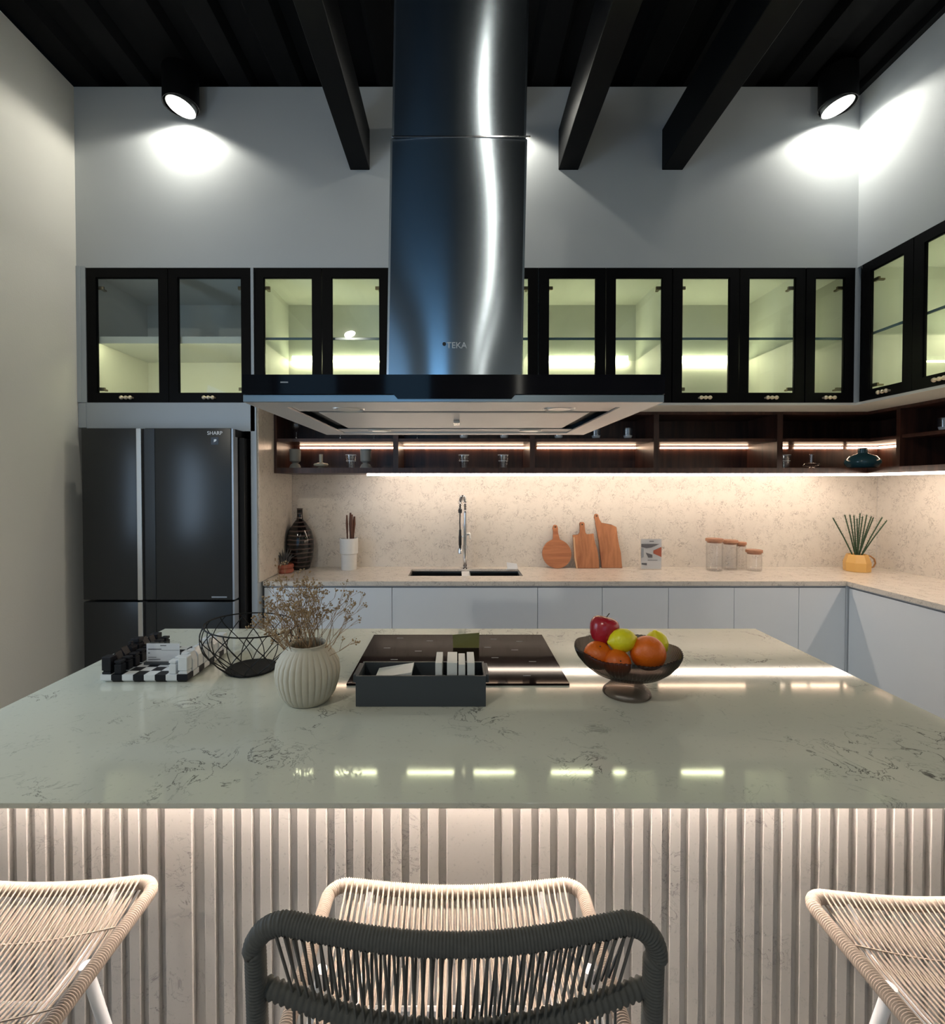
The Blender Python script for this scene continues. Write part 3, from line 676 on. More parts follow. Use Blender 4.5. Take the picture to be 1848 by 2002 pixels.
rd = [(1090+28.5*math.sin(a), 1083-28*math.cos(a)) for a in [R(12+k*(336/40)) for k in range(41)]]
rd = rd + [(1085, 1043), (1083, 1034), (1085, 1028), (1088.5, 1026.5), (1092, 1028), (1094, 1034), (1093, 1043)]
cutting('round_cutting_board', rd, 3.50, (1088.5, 1031), 'board', 'round wooden cutting board with a handle, leftmost of three')
cutting('rectangular_cutting_board', [(1127, 1110), (1124, 1090), (1123, 1050), (1122.5, 1046), (1134, 1045.5), (1138, 1041), (1137, 1023), (1139, 1020.5), (1145, 1020.5), (1147, 1023), (1147, 1041), (1150, 1045), (1164, 1043), (1166, 1060), (1170, 1075), (1172, 1095), (1172, 1110)], 3.50, (1142, 1025), 'board2', 'square-shouldered cutting board with pale live edge, middle of three', extra=[(1127, 1110), (1124, 1090), (1123, 1050), (1126, 1050), (1127, 1090), (1130, 1110)])
cutting('tall_cutting_board', [(1177, 1110), (1174, 1060), (1169, 1020), (1166, 1012), (1167, 1006), (1171, 1004), (1175, 1007), (1176, 1016), (1180, 1023), (1200, 1026), (1210, 1031), (1211, 1050), (1212, 1065), (1216, 1080), (1217, 1110)], 3.515, (1171, 1009), 'board2', 'tallest cutting board with offset handle, rightmost of three')
# sachets
b = MB().box(xx(990, 3.46), xx(1011, 3.46), 3.45, 3.47, 0.9005, 0.905); b.poly([(xx(992, 3.5), 3.49, 0.9006), (xx(1013, 3.5), 3.49, 0.9006), (xx(1011, 3.5), 3.50, 0.935), (xx(991, 3.5), 3.50, 0.945)], (0, 0.003, 0))
tag(obj('folded_cards', b, 'paper'), 'small white folded card beside the tap', 'card')
# brochure stand
YR = 3.44
t = thing('brochure_stand', 'acrylic stand holding an interior design leaflet right of the cutting boards', 'stand', (xx(1274, YR), YR, 0.9))
a0, a1, h0, h1 = xx(1253, YR), xx(1296, YR), 0.9, zz(1053, YR)
c = MB().box(a0, a1, YR-0.001, YR+0.001, h0+0.001, h1); c.box(a0, a1, YR, YR+0.05, h0+0.0005, h0+0.003)
obj('acrylic_holder', c, 'clear', t, world=True)
lf = obj('leaflet', MB().box(a0+0.006, a1-0.006, YR+0.0015, YR+0.0025, h0+0.008, h1-0.004), 'paper', t, world=True)
wv = a1-a0-0.012; hv = h1-h0-0.012; q = lambda u, v: (a0+0.006+u*wv, YR-0.0022, h0+0.008+v*hv)
def patch(name, pts, mat): obj(name, MB().poly([q(u, v) for u, v in pts], (0, 0.0008, 0)), mat, parent=lf, world=True)
patch('photo_ceiling', [(0, 0.84), (0.9, 0.84), (0.5, 0.72), (0.25, 0.70), (0, 0.74)], 'ink')
patch('photo_cabinet', [(1, 0.74), (1, 0.40), (0.6, 0.52), (0.6, 0.62)], 'terra')
patch('photo_room', [(0, 0.70), (0.12, 0.68), (0.12, 0.40), (0, 0.36)], 'channel')
patch('photo_table', [(0.22, 0.55), (0.55, 0.48), (0.55, 0.38), (0.35, 0.38)], 'ink')
patch('text_line', [(0.32, 0.30), (0.8, 0.30), (0.8, 0.285), (0.32, 0.285)], 'ink')
patch('heading', [(0.40, 0.94), (0.62, 0.94), (0.62, 0.915), (0.40, 0.915)], 'ink')
patch('small_photo', [(0.02, 0.20), (0.28, 0.20), (0.28, 0.12), (0.02, 0.15)], 'ink')
# jars
for k, (xa, xb, yt, lidr, yj, lab) in enumerate([(1382, 1414, 1052, 1.0, 3.42, 'largest storage jar with wooden lid, leftmost of four'), (1414, 1443, 1055, 1.0, 3.47, 'storage jar with wooden lid, second from left and nearly as tall'),
        (1441, 1460, 1059, 1.0, 3.50, 'slim storage jar with wooden lid, third from left'), (1461, 1491, 1074, 1.0, 3.42, 'shortest storage jar with wooden lid, rightmost of four')]):
    xc = xx((xa+xb)/2, yj); r = (xx(xb, yj)-xx(xa, yj))/2*0.92; h = zz(yt, yj)-0.9
    t = thing('storage_jar', 'clear glass ' + lab, 'jar', (xc, yj, 0.9), 'glass jars with wooden lids')
    hh = h-0.022
    obj('glass', MB().lathe([(0, 0.001), (r*0.95, 0.001), (r, 0.006), (r, hh), (r-0.003, hh), (r-0.003, 0.008), (0, 0.006)], seg=32), 'clear', t, smooth=True)
    obj('lid', MB().lathe([(0, hh-0.010), (r*0.88, hh-0.010), (r*0.88, hh+0.001), (r*1.08, hh+0.001), (r*1.10, hh+0.016), (r*1.05, hh+0.020), (0, hh+0.020)], seg=32), 'acacia', t, smooth=True)
# ochre mug planter
YM = 3.40
t = thing('mug_planter', 'ochre ceramic mug planter in the right-hand worktop corner', 'planter', (xx(1678, YM), YM, 0.9))
obj('mug', MB().lathe([(0, 0), (0.074, 0), (0.077, 0.005), (0.079, 0.062), (0.077, 0.068), (0.062, 0.112), (0.058, 0.118), (0.054, 0.115), (0.066, 0.07), (0.06, 0.095), (0, 0.095)], seg=8), 'yellow', t)
b = MB().tube([Vector((0.064, 0, 0.108)), Vector((0.09, 0, 0.105)), Vector((0.118, 0, 0.085)), Vector((0.128, 0, 0.055)), Vector((0.115, 0, 0.028)), Vector((0.09, 0, 0.024)), Vector((0.078, 0, 0.03))], 0.0055, 8)
obj('handle', b, 'ochre2', t, smooth=True)
t2 = thing('green_succulent', 'upright dark green needle-leaved stems growing in the ochre mug', 'plant', (xx(1678, YM), YM, 0.99))
b = MB(); tips = [(1629, 1013), (1652, 1007), (1662, 1007), (1670, 1008), (1682, 1004), (1687, 1010), (1695, 1007), (1704, 1010), (1708, 1012), (1725, 1012), (1734, 1018), (1676, 1014)]
for k, (px, py) in enumerate(tips):
    e = at(px, py, Y=YM+random.uniform(-0.05, 0.05))-Vector(t2.location); s0 = Vector(((px-1680)*0.0004, random.uniform(-0.01, 0.01), 0.0))
    b.tube([s0, s0.lerp(e, 0.5)+Vector((0, 0, 0.008)), e], [0.0045, 0.004, 0.004], 6)
    for j in range(46):
        f = 0.12+0.88*j/45; c_ = s0.lerp(e, f)+Vector((0, 0, 0.008*4*f*(1-f))); a = j*2.4
        dr = Vector((math.cos(a), math.sin(a), 0.9)).normalized()*0.013
        b.tube([c_, c_+dr], [0.0019, 0.0004], 3)
obj('stems', b, 'plant', t2)

# ------------------------------------------------------------------ things on the walnut shelves
YH = 3.36
def place(fn, px, y, z, *a): return fn((xx(px, y), y, z), *a)
# goblet vases
def goblet(loc, label):
    o = obj('goblet_vase', MB().lathe([(0, 0), (0.040, 0), (0.040, 0.006), (0.030, 0.026), (0.017, 0.036), (0.036, 0.050), (0.038, 0.130), (0.035, 0.132), (0.032, 0.06), (0, 0.055)], seg=28), 'grey_cer', smooth=True)
    o.location = Vector(loc); return tag(o, label, 'vase', 'grey footed vases')
place(goblet, 577.5, YH, zb1, 'grey stone footed vase at the left end of the lower walnut shelf')
place(goblet, 715.5, YH, zb1, 'grey stone footed vase beside the left tumbler on the walnut shelf')
def disc_holder(loc, label, mat):
    o = obj('candle_holder', MB().lathe([(0, 0), (0.030, 0), (0.030, 0.003), (0.010, 0.010), (0.046, 0.018), (0.050, 0.026), (0.044, 0.034), (0.012, 0.040), (0.013, 0.095), (0.011, 0.097), (0.009, 0.045), (0, 0.043)], seg=28), mat, smooth=True)
    o.location = Vector(loc); return tag(o, label, 'candle holder', 'disc-shaped candle holders')
place(disc_holder, 628, YH, zb1, 'cream disc-shaped candle holder on the lower left walnut shelf', 'cream_cer')
place(disc_holder, 1586, YH, zb1, 'clear glass disc-shaped candle holder left of the teal vase', 'clear2')
def tumbler(loc, label, group='glass tumblers'):
    r = lambda z: 0.026+z*0.11
    t = thing('glass_tumbler', label, 'glass', loc, group)
    obj('glass', MB().lathe([(0, 0.0005), (0.026, 0.0005), (r(0.02), 0.012), (r(0.05)-0.001, 0.050), (r(0.05)+0.001, 0.054), (r(0.09), 0.092), (r(0.09)-0.002, 0.092), (r(0.05)-0.003, 0.052), (0.022, 0.010), (0, 0.008)], seg=20, rib=lambda a, r_, z: 0.02*math.cos(10*a)), 'clear2', t, smooth=True)
    obj('rim', MB().tube([Vector((r(0.09)*math.cos(2*PI*k/24), r(0.09)*math.sin(2*PI*k/24), 0.092)) for k in range(24)], 0.0017, 5, closed=True), 'white', t, smooth=True)
    obj('band', MB().tube([Vector((r(0.052)*math.cos(2*PI*k/24), r(0.052)*math.sin(2*PI*k/24), 0.052)) for k in range(24)], 0.0017, 5, closed=True), 'white', t, smooth=True)
    return t
t0 = place(tumbler, 686.5, YH, zb1, 'clear glass tumbler on the lower shelf left of the second grey vase')
for px, l in ((907, 'clear glass tumbler alone in the second lower niche, left one'), (984, 'clear glass tumbler in the second lower niche, right one'), (1534, 'clear glass tumbler behind the divider at the corner niche')):
    dup(t0, (xx(px, YH), YH, zb1), l)
# upper shelf cups
def candle_glass(loc, label):
    t = thing('candle_glass', label, 'glass', loc, 'small candle glasses on the upper walnut shelf')
    obj('glass', MB().lathe([(0, 0.0005), (0.020, 0.0005), (0.027, 0.008), (0.031, 0.026), (0.031, 0.078), (0.0295, 0.078), (0.029, 0.028), (0, 0.010)], seg=24), 'clear2', t, smooth=True)
    obj('wax', MB().lathe([(0, 0.011), (0.024, 0.011), (0.0285, 0.028), (0, 0.028)], seg=24), 'paper', t, smooth=True, label='pale candle wax')
    return t
YU = 3.33
c0 = place(candle_glass, 907, YU, zm1, 'candle glass on the upper shelf under the hood centre')
for px, l in ((986, 'candle glass on the upper shelf, second from left under the hood edge'), (1092, 'candle glass on the upper shelf, third from left under the hood edge'), (1165, 'candle glass on the upper shelf, second from right'), (1227, 'fully visible candle glass right of the hood corner')):
    dup(c0, (xx(px, YU), YU, zm1), l)
dup(c0, (2.80, 2.83, zm1), 'candle glass on the right-hand walnut shelf at the picture edge')
def wine(loc, label):
    t = thing('wine_glass', label, 'glass', loc, 'wine glasses on the upper walnut shelf')
    obj('foot', MB().lathe([(0, 0.0005), (0.030, 0.0005), (0.030, 0.002), (0.006, 0.006), (0.0035, 0.012), (0.0035, 0.052), (0, 0.052)], seg=28), 'clear2', t, smooth=True)
    obj('bowl', MB().lathe([(0.0035, 0.052), (0.020, 0.058), (0.034, 0.075), (0.037, 0.095), (0.034, 0.118), (0.029, 0.135), (0.028, 0.135), (0.033, 0.118), (0.0355, 0.095), (0.032, 0.077), (0.018, 0.061), (0, 0.056)], seg=28), 'clear', t, smooth=True)
    obj('knop', MB().blob((0, 0, 0.012), 0.0065, 2), 'chrome', t, smooth=True)
    return t
w0 = place(wine, 580, YU, zm1, 'wine glass at the left end of the upper walnut shelf')
for px, l in ((666, 'wine glass foot seen below the hood, second from left'), (732, 'wine glass foot seen below the hood, third from left'), (816, 'wine glass foot seen below the hood, rightmost of four')):
    dup(w0, (xx(px, YU), YU, zm1), l)
o = obj('squat_vase', MB().lathe([(0, 0), (0.070, 0), (0.088, 0.010), (0.103, 0.038), (0.100, 0.058), (0.075, 0.084), (0.034, 0.100), (0.027, 0.106), (0.027, 0.136), (0.030, 0.139), (0.022, 0.139), (0.020, 0.10)], seg=40), 'blueglaze', smooth=True)
o.location = Vector((xx(1686, YH), YH, zb1)); tag(o, 'squat dark teal glazed vase with a short neck, corner of the walnut shelf', 'vase')

# ------------------------------------------------------------------ extractor hood
HY0, HY1 = 1.052, 1.724; hx0, hx1 = xx(476.5, HY0), xx(1297.5, HY0); hz = zz(786, HY0)
t = thing('extractor_hood', 'stainless island hood with black glass front hanging over the cooktop', 'extractor hood', ((hx0+hx1)/2, 1.39, hz))
zg0, zg1 = zz(771, HY0), zz(733, HY0)
# canopy shell (hollow below)
b = MB(); rim = 0.07
b.box(hx0, hx1, HY0+0.006, HY0+rim, hz, hz+0.004); b.box(hx0, hx1, HY1-rim*0.7, HY1, hz, hz+0.004); b.box(hx0, hx0+rim, HY0+rim, HY1-rim*0.7, hz, hz+0.004); b.box(hx1-rim, hx1, HY0+rim, HY1-rim*0.7, hz, hz+0.004)
obj('bottom_rim', b, 'hoodwhite', t, world=True)
b = MB(); b.box(hx0, hx0+0.003, HY0+0.006, HY1, hz+0.004, zg1-0.012); b.box(hx1-0.003, hx1, HY0+0.006, HY1, hz+0.004, zg1-0.012); b.box(hx0, hx1, HY1-0.003, HY1, hz+0.004, zg1-0.012); b.box(hx0, hx1, HY0+0.01, HY1, zg1-0.012, zg1-0.008)
obj('canopy', b, 'steel2', t, world=True)
obj('front_rail', MB().box(hx0, hx1, HY0, HY0+0.006, hz, zg0-0.0005, 0.001), 'steel2', t, world=True)
gx = [xx(770, HY0), xx(778, HY0), xx(1000, HY0), xx(1008, HY0)]; zl = zz(780, HY0)
gl = obj('glass_front', MB().poly([(hx0-0.0, HY0-0.004, zg0), (gx[0], HY0-0.004, zg0), (gx[1], HY0-0.004, zl), (gx[2], HY0-0.004, zl), (gx[3], HY0-0.004, zg0), (hx1, HY0-0.004, zg0), (hx1, HY0-0.004, zg1), (hx0, HY0-0.004, zg1)], (0, 0.0038, 0)), 'blackglass', t, world=True)
obj('glass_backing', MB().box(hx0+0.002, hx1-0.002, HY0+0.0, HY0+0.006, zg0, zg1-0.002), 'steel2', t, world=True)
obj('recess', MB().box(hx0+rim+0.001, hx1-rim-0.001, HY0+rim+0.001, HY1-rim*0.7-0.001, hz+0.016, hz+0.020), 'blackrub', t, world=True)
i0, i1, j0, j1 = hx0+rim, hx1-rim, HY0+rim, HY1-rim*0.7
obj('light_panel', MB().box(i0+0.002, i1-0.002, j0+0.001, j0+0.085, hz+0.004, hz+0.006), 'hoodwhite', t, world=True)
obj('light_panel', MB().box(i0+0.002, i1-0.002, j1-0.085, j1-0.001, hz+0.004, hz+0.006), 'hoodwhite', t, world=True)
fl = obj('filter_panel', MB().box(i0+0.04, i1-0.04, j0+0.113, j1-0.113, hz+0.004, hz+0.012, 0.002), 'hoodwhite', t, world=True)
obj('latch', MB().box(-0.012, 0.006, (j0+j1)/2-0.03, (j0+j1)/2+0.03, hz-0.004, hz+0.004, 0.002), 'chrome', fl, world=True)
for px in (i0+0.13, i1-0.13):
    for py in (j0+0.045, j1-0.045):
        l_ = MB().lathe([(0, 0.001), (0.026, 0.001), (0.028, 0.003), (0.036, 0.0), (0.038, 0.004)], c=(px, py, hz+0.0005), seg=28)
        obj('lamp', l_, 'alu', t, world=True, smooth=True)
# duct: two telescoping sleeves, leaning a hair to the left towards the bottom
def duct(x0, x1, y0, y1, z0, z1, name):
    b = MB(); w = (x1-x0); r = 0.006; ring0 = []; nz = 14
    prof = []
    n = 14
    for k in range(n+1):     # slightly bowed sheet on the front
        u = k/n; prof.append((x0+r+(w-2*r)*u, y0-0.006*math.sin(PI*u)))
    prof += [(x1, y0+r), (x1, y1), (x0, y1), (x0, y0+r)]
    rings = []
    for j in range(nz+1):
        z = z0+(z1-z0)*j/nz; lean = (z-1.72)*0.0195
        rings.append([b.bm.verts.new((p[0]+lean, p[1], z)) for p in prof])
    m_ = len(prof)
    for A, B in zip(rings, rings[1:]):
        for k in range(m_): b.bm.faces.new((A[k], A[(k+1) % m_], B[(k+1) % m_], B[k]))
    b.bm.faces.new(rings[0][::-1])
    return obj(name, b, 'steel', t, world=True, smooth=True)
DY = 1.24
dx0, dx1 = xx(755, DY), xx(1020.5, DY); zj = zz(270, DY)
lower = duct(dx0, dx1, DY, 1.54, zg1-0.008, zj, 'lower_duct')
duct(dx0+0.003, dx1-0.003, DY+0.003, 1.537, zj, ZC-0.001, 'upper_duct')
obj('joint_lip', MB().box(dx0+0.018, dx1+0.0185, DY-0.0072, DY-0.006, zj-0.002, zj+0.001), 'chrome', t, world=True)
text('logo', 'TEKA', 0.021, (xx(893, DY), DY-0.0070, zz(677, DY)), FRONT, 'alu', lower, depth=0.0009)
obj('logo_dot', MB().lathe([(0, 0), (0.0045, 0), (0.0045, 0.002), (0, 0.002)], c=(0, 0, 0)), 'blackrub', lower).location = Vector((xx(869, DY), DY-0.0055, zz(674, DY)))-wpos(lower)
bpy.data.objects['logo_dot'].rotation_euler = (PI/2, 0, 0)
obj('logo', MB().box(xx(551, HY0), xx(566, HY0), HY0-0.0046, HY0-0.0041, zz(749.3, HY0), zz(747, HY0)), 'channel', gl, world=True)

# ------------------------------------------------------------------ island
IX0, IX1, IY0, IY1 = -1.212, 1.232, 0.904, 2.023
o = obj('island_worktop', MB().box(IX0, IX1, IY0, IY1, 0.889, 0.900, 0.0012), 'stone'); tag(o, 'large grey-green veined stone worktop of the kitchen island', 'worktop')
PY = 1.15
t = thing('kitchen_island', 'stone-clad kitchen island base with vertical fluted front and hidden light', 'island', (0, 1.5, 0))
obj('body', MB().box(-1.19, 1.21, PY+0.02, 1.99, 0.0, 0.8885), 'flute', t, world=True)
b = MB(); b.box(-1.19, 1.21, PY+0.015, PY+0.0195, 0.0, 0.8885)
sl = []
c0_, c1_ = xx(873, PY), xx(967, PY)
b.box(c0_, c1_, PY-0.004, PY+0.015, 0, 0.8885, 0.0018)
per = 0.0443
def slat(x0, x1): b.box(x0, x1, PY, PY+0.015, 0, 0.8885, 0.0018)
x = c1_+0.0185
while x < 1.19: slat(x, min(x+0.0258, 1.21)); x += per
x = c0_-0.0185
while x > -1.17:
    if xx(318, PY) < x < xx(372, PY)+0.01 and not sl:
        b.box(xx(316, PY), xx(369, PY), PY-0.003, PY+0.015, 0, 0.8885, 0.0018); sl.append(1); x = xx(316, PY)-0.0185; continue
    slat(x-0.0258, x); x -= per
obj('fluted_panel', b, 'flute', t, world=True)
obj('led_strip', MB().box(-1.15, 1.17, PY-0.040, PY-0.028, 0.882, 0.8885), 'led_i', t, world=True)
obj('led_profile', MB().box(-1.16, 1.18, PY-0.052, PY-0.044, 0.880, 0.8888), 'alu', t, world=True)

# cooktop
t = thing('cooktop', 'black glass induction cooktop flush on the island', 'cooktop', (0, 1.68, 0.9))
gl = obj('glass', MB().box(-0.329, 0.331, 1.441, 1.92, 0.9005, 0.9065, 0.001), 'hobglass', t, world=True)
b = MB()
for (cx_, cy_, r_) in ((-0.18, 1.80, 0.085), (-0.18, 1.58, 0.07), (0.17, 1.80, 0.07), (0.17, 1.58, 0.09)):
    for a in range(4):
        aa = a*PI/2+0.5; b.box(cx_+math.cos(aa)*r_-0.012, cx_+math.cos(aa)*r_+0.012, cy_+math.sin(aa)*r_-0.001, cy_+math.sin(aa)*r_+0.001, 0.9066, 0.9069)
obj('zone_marks', b, 'channel', gl, world=True)
# olive card on cooktop
b = MB(); y_ = 1.76
b.poly([Vector((xx(886, y_), y_, 0.9070)), Vector((xx(937, y_), y_, 0.9070)), Vector((xx(938, y_), y_+0.012, zz(1239, y_))), Vector((xx(885, y_), y_+0.012, zz(1243, y_)))], (0, 0.0015, 0))
tag(obj('card_sign', b, 'olive'), 'small olive card standing on the cooktop', 'card')

# slate tray with stone samples
t = thing('slate_tray', 'dark slate-grey rectangular tray in front of the cooktop', 'tray', (-0.098, 1.355, 0.9))
TY0, TY1 = 1.302, 1.412; tx0, tx1 = xx(694, TY0), xx(950.5, TY0); tz = zz(1322, TY0)
b = MB(); w = 0.006
b.box(tx0, tx1, TY0, TY0+w, 0.9008, tz); b.box(tx0, tx1, TY1-w, TY1, 0.9008, tz); b.box(tx0, tx0+w, TY0+w, TY1-w, 0.9008, tz); b.box(tx1-w, tx1, TY0+w, TY1-w, 0.9008, tz); b.box(tx0+w, tx1-w, TY0+w, TY1-w, 0.9008, 0.908)
obj('box', b, 'tray', t, world=True)
for s_ in (-1, 1):
    e = tx0 if s_ < 0 else tx1
    obj('rim_handle', MB().box(min(e, e+s_*0.009), max(e, e+s_*0.009), TY0+0.01, TY1-0.01, tz-0.022, tz, 0.002), 'tray', t, world=True)
for k, (xa, xb, zt_, l) in enumerate(((851, 864.5, 0, 'leftmost'), (874, 894, 0, 'second from left and thickest'), (896.5, 910, -0.004, 'third from left'), (914, 928.5, 0, 'rightmost'))):
    y0_ = 1.316; b = MB().box(xx(xa, y0_), xx(xb, y0_), y0_, 1.405, 0.909, 1.013+zt_, 0.0012)
    tag(obj('stone_sample', b, 'sample'), 'pale stone sample block standing in the grey tray, '+l, 'stone sample', 'stone sample blocks in the tray')
b = MB().poly([(-0.225, 1.325, 0.942), (-0.125, 1.325, 0.958), (-0.125, 1.40, 0.958), (-0.225, 1.40, 0.942)], (0, 0, 0.008))
for v in b.bm.verts: v.co.z += 0.018
tag(obj('stone_sample', b, 'sample'), 'flat pale stone sample leaning inside the left of the tray', 'stone sample', 'stone sample blocks in the tray')
b = MB().blob((-0.04, 1.36, 0.93), 0.02, 2)
for v in b.bm.verts: v.co.z = 0.909+(v.co.z-0.91)*1.35; v.co.x = -0.04+(v.co.x+0.04)*1.2
tag(obj('pebble_sample', b, 'sample', smooth=True), 'rounded pale pebble in the middle of the tray', 'pebble')

# ribbed vase and dried flowers
VX, VY = xx(600, 1.345), 1.345
t = thing('ribbed_vase', 'round beige stoneware vase with vertical grooves on the island', 'vase', (VX, VY, 0.9))
prof = [(0, 0), (0.052, 0), (0.058, 0.003), (0.074, 0.025), (0.084, 0.055), (0.0875, 0.082), (0.084, 0.108), (0.072, 0.130), (0.056, 0.146), (0.050, 0.151), (0.052, 0.157), (0.049, 0.159), (0.045, 0.155), (0.046, 0.148), (0.066, 0.125), (0.075, 0.08), (0.05, 0.01), (0, 0.008)]
pp = []
for (r0, z0_), (r1, z1_) in zip(prof, prof[1:]):
    pp.append((r0, z0_))
    if 0.002 < z0_ < 0.15 and len(pp) < 40: pp += [((r0+r1)/2*1.002, (z0_+z1_)/2)]
pp.append(prof[-1])
def vr(a, r, z):
    k = max(0, min(1, min(z-0.006, 0.146-z)/0.02))
    return -0.045*k*(1-abs(math.sin(a*15)))**2.2 if r > 0.048 else 0
obj('body', MB().lathe(prof[:9]+prof[9:], seg=240, rib=vr), 'beige', t, smooth=True, sharp=70)
t2 = thing('dried_flowers', 'bunch of dried brown baby’s breath stems in the ribbed vase', 'dried flowers', (VX, VY, 0.915))
t2['label'] = 'bunch of airy dried brown flower stems standing in the ribbed beige vase'
rnd = random.Random(11)
bs, bf = MB(), MB()
def branch(p, d, ln, lv):
    e = p+d*ln
    bs.tube([p, p.lerp(e, 0.5)+Vector((rnd.uniform(-1, 1), rnd.uniform(-1, 1), 0))*ln*0.07, e], [0.0011-lv*0.0002, 0.0010-lv*0.0002, 0.0007-lv*0.0001], 4, caps=False)
    if lv >= 4:
        bf.blob(e, rnd.uniform(0.0015, 0.0031), 1); return
    for k in range(rnd.choice((2, 3, 3)) if lv else 4):
        nd = (d+Vector((rnd.uniform(-1, 1), rnd.uniform(-1, 1), rnd.uniform(-0.4, 0.5)))*0.62).normalized()
        branch(p.lerp(e, rnd.uniform(0.55, 1.0)) if lv == 0 else e, nd, ln*rnd.uniform(0.42, 0.66) if lv else ln*rnd.uniform(0.26, 0.40), lv+1)
targets = []
for k in range(12):
    targets.append((rnd.uniform(-0.085, 0.055), rnd.uniform(-0.06, 0.06), rnd.uniform(0.20, 0.265)))
targets += [(0.115, -0.03, 0.215), (0.085, -0.02, 0.225), (-0.105, 0.0, 0.20), (0.03, 0.0, 0.25), (0.04, 0.02, 0.26), (-0.09, 0.03, 0.17), (-0.06, -0.03, 0.19)]
for tx, ty, tz_ in targets:
    p = Vector((rnd.uniform(-0.02, 0.02), rnd.uniform(-0.02, 0.02), 0.0)); e = Vector((tx, ty, tz_)); d = (e-p); branch(p, d.normalized(), d.length*0.82, 0)
obj('stems', bs, 'dry', t2, smooth=True)
o = obj('flower_heads', bf, 'dryf', t2); o['kind'] = 'stuff'

# wire basket
BX, BY = xx(490, 1.575), 1.575
t = thing('wire_basket', 'black wire fruit basket beside the ribbed vase', 'basket', (BX, BY, 0.9))
RB = 0.076; RT = 0.139; HT = 0.140
def bp(u, a):    # u 0..1 from base to rim
    r = RB+(RT-RB)*math.sin(u*PI*0.62)/math.sin(PI*0.62)*1.0+0.010*math.sin(PI*u)
    return Vector((r*math.cos(a), r*math.sin(a), 0.004+HT*u+0.010*u*(-math.cos(a)))) 
b = MB()
for k in range(13):
    a0 = 2*PI*k/13
    for sg in (1, -1):
        b.tube([bp(u/14, a0+sg*R(46)*(u/14)**1.0) for u in range(15)], 0.0016, 6)
obj('wires', b, 'blackwire', t, smooth=True)
obj('rim', MB().tube([bp(1, 2*PI*k/64) for k in range(64)], 0.0023, 8, closed=True), 'blackwire', t, smooth=True)
obj('base_plate', MB().lathe([(0, 0.0015), (RB+0.001, 0.0015), (RB+0.003, 0.004), (RB, 0.007), (0, 0.0045)], seg=48), 'blackwire', t, smooth=True)

# chess set
CB = 0.262; cx0, cy0 = xx(191, 1.462), 1.462; bt = 0.924; sq = CB/8
t = thing('chess_board', 'thick black and white stone chess board on the island', 'chess board', (cx0+CB/2, cy0+CB/2, 0.9))
bw, bb = MB(), MB()
for i in range(8):
    for j in range(8):
        q_ = bb if (i+j) % 2 else bw
        q_.box(cx0+i*sq, cx0+(i+1)*sq, cy0+j*sq, cy0+(j+1)*sq, 0.908, bt)
        if i in (0, 7) or j in (0, 7):   # chamfered lower edge
            ch = 0.008; X0, X1, Y0, Y1 = cx0+i*sq, cx0+(i+1)*sq, cy0+j*sq, cy0+(j+1)*sq
            xa = X0+(ch if i == 0 else 0); xb = X1-(ch if i == 7 else 0); ya = Y0+(ch if j == 0 else 0); yb = Y1-(ch if j == 7 else 0)
            lo = [q_.bm.verts.new(v) for v in ((xa, ya, 0.9008), (xb, ya, 0.9008), (xb, yb, 0.9008), (xa, yb, 0.9008))]
            hi = [q_.bm.verts.new(v) for v in ((X0, Y0, 0.908), (X1, Y0, 0.908), (X1, Y1, 0.908), (X0, Y1, 0.908))]
            for k in range(4): q_.bm.faces.new((lo[k], lo[(k+1) % 4], hi[(k+1) % 4], hi[k]))
            q_.bm.faces.new(lo[::-1])
        else: q_.box(cx0+i*sq, cx0+(i+1)*sq, cy0+j*sq, cy0+(j+1)*sq, 0.901, 0.908)
obj('white_squares', bw, 'white_sq', t, world=True); obj('black_squares', bb, 'black_sq', t, world=True)
def piece_mb(kind):
    b = MB()
    if kind == 'pawn': b.box(-.009, .009, -.009, .009, 0, .026, .0012); b.box(-.0065, .0065, -.0065, .0065, .026, .030); b.box(-.009, .009, -.009, .009, .030, .037, .0015)
    elif kind == 'rook': b.box(-.011, .011, -.011, .011, 0, .006, .001); b.box(-.009, .009, -.009, .009, .006, .010); b.box(-.0115, .0115, -.0115, .0115, .010, .048, .0015)
    elif kind == 'knight': b.poly([(-.011, -.011, 0), (.011, -.011, 0), (.011, -.011, .030), (.004, -.011, .050), (-.011, -.011, .036)], (0, .022, 0))
    elif kind == 'bishop': b.poly([(-.011, -.011, 0), (.011, -.011, 0), (.011, -.011, .034), (0, -.011, .054), (-.011, -.011, .034)], (0, .022, 0))
    elif kind == 'queen': b.box(-.011, .011, -.011, .011, 0, .044, .001); b.poly([(-.011, -.011, .044), (.011, -.011, .044), (0, -.011, .052)], (0, .022, 0)); b.box(-.004, .004, -.004, .004, .046, .060, .001)
    else: b.box(-.012, .012, -.012, .012, 0, .046, .001); b.box(-.006, .006, -.006, .006, .046, .050); b.box(-.011, .011, -.011, .011, .050, .062, .0015)
    for v in b.bm.verts: v.co.x *= 1.2; v.co.y *= 1.2; v.co.z *= 1.08
    return b
protos = {}
order = ['rook', 'knight', 'bishop', 'queen', 'king', 'bishop', 'knight', 'rook']
ordn = ['nearest the viewer', 'second from the front', 'third from the front', 'fourth from the front', 'fifth from the front', 'sixth from the front', 'seventh from the front', 'farthest from the viewer']
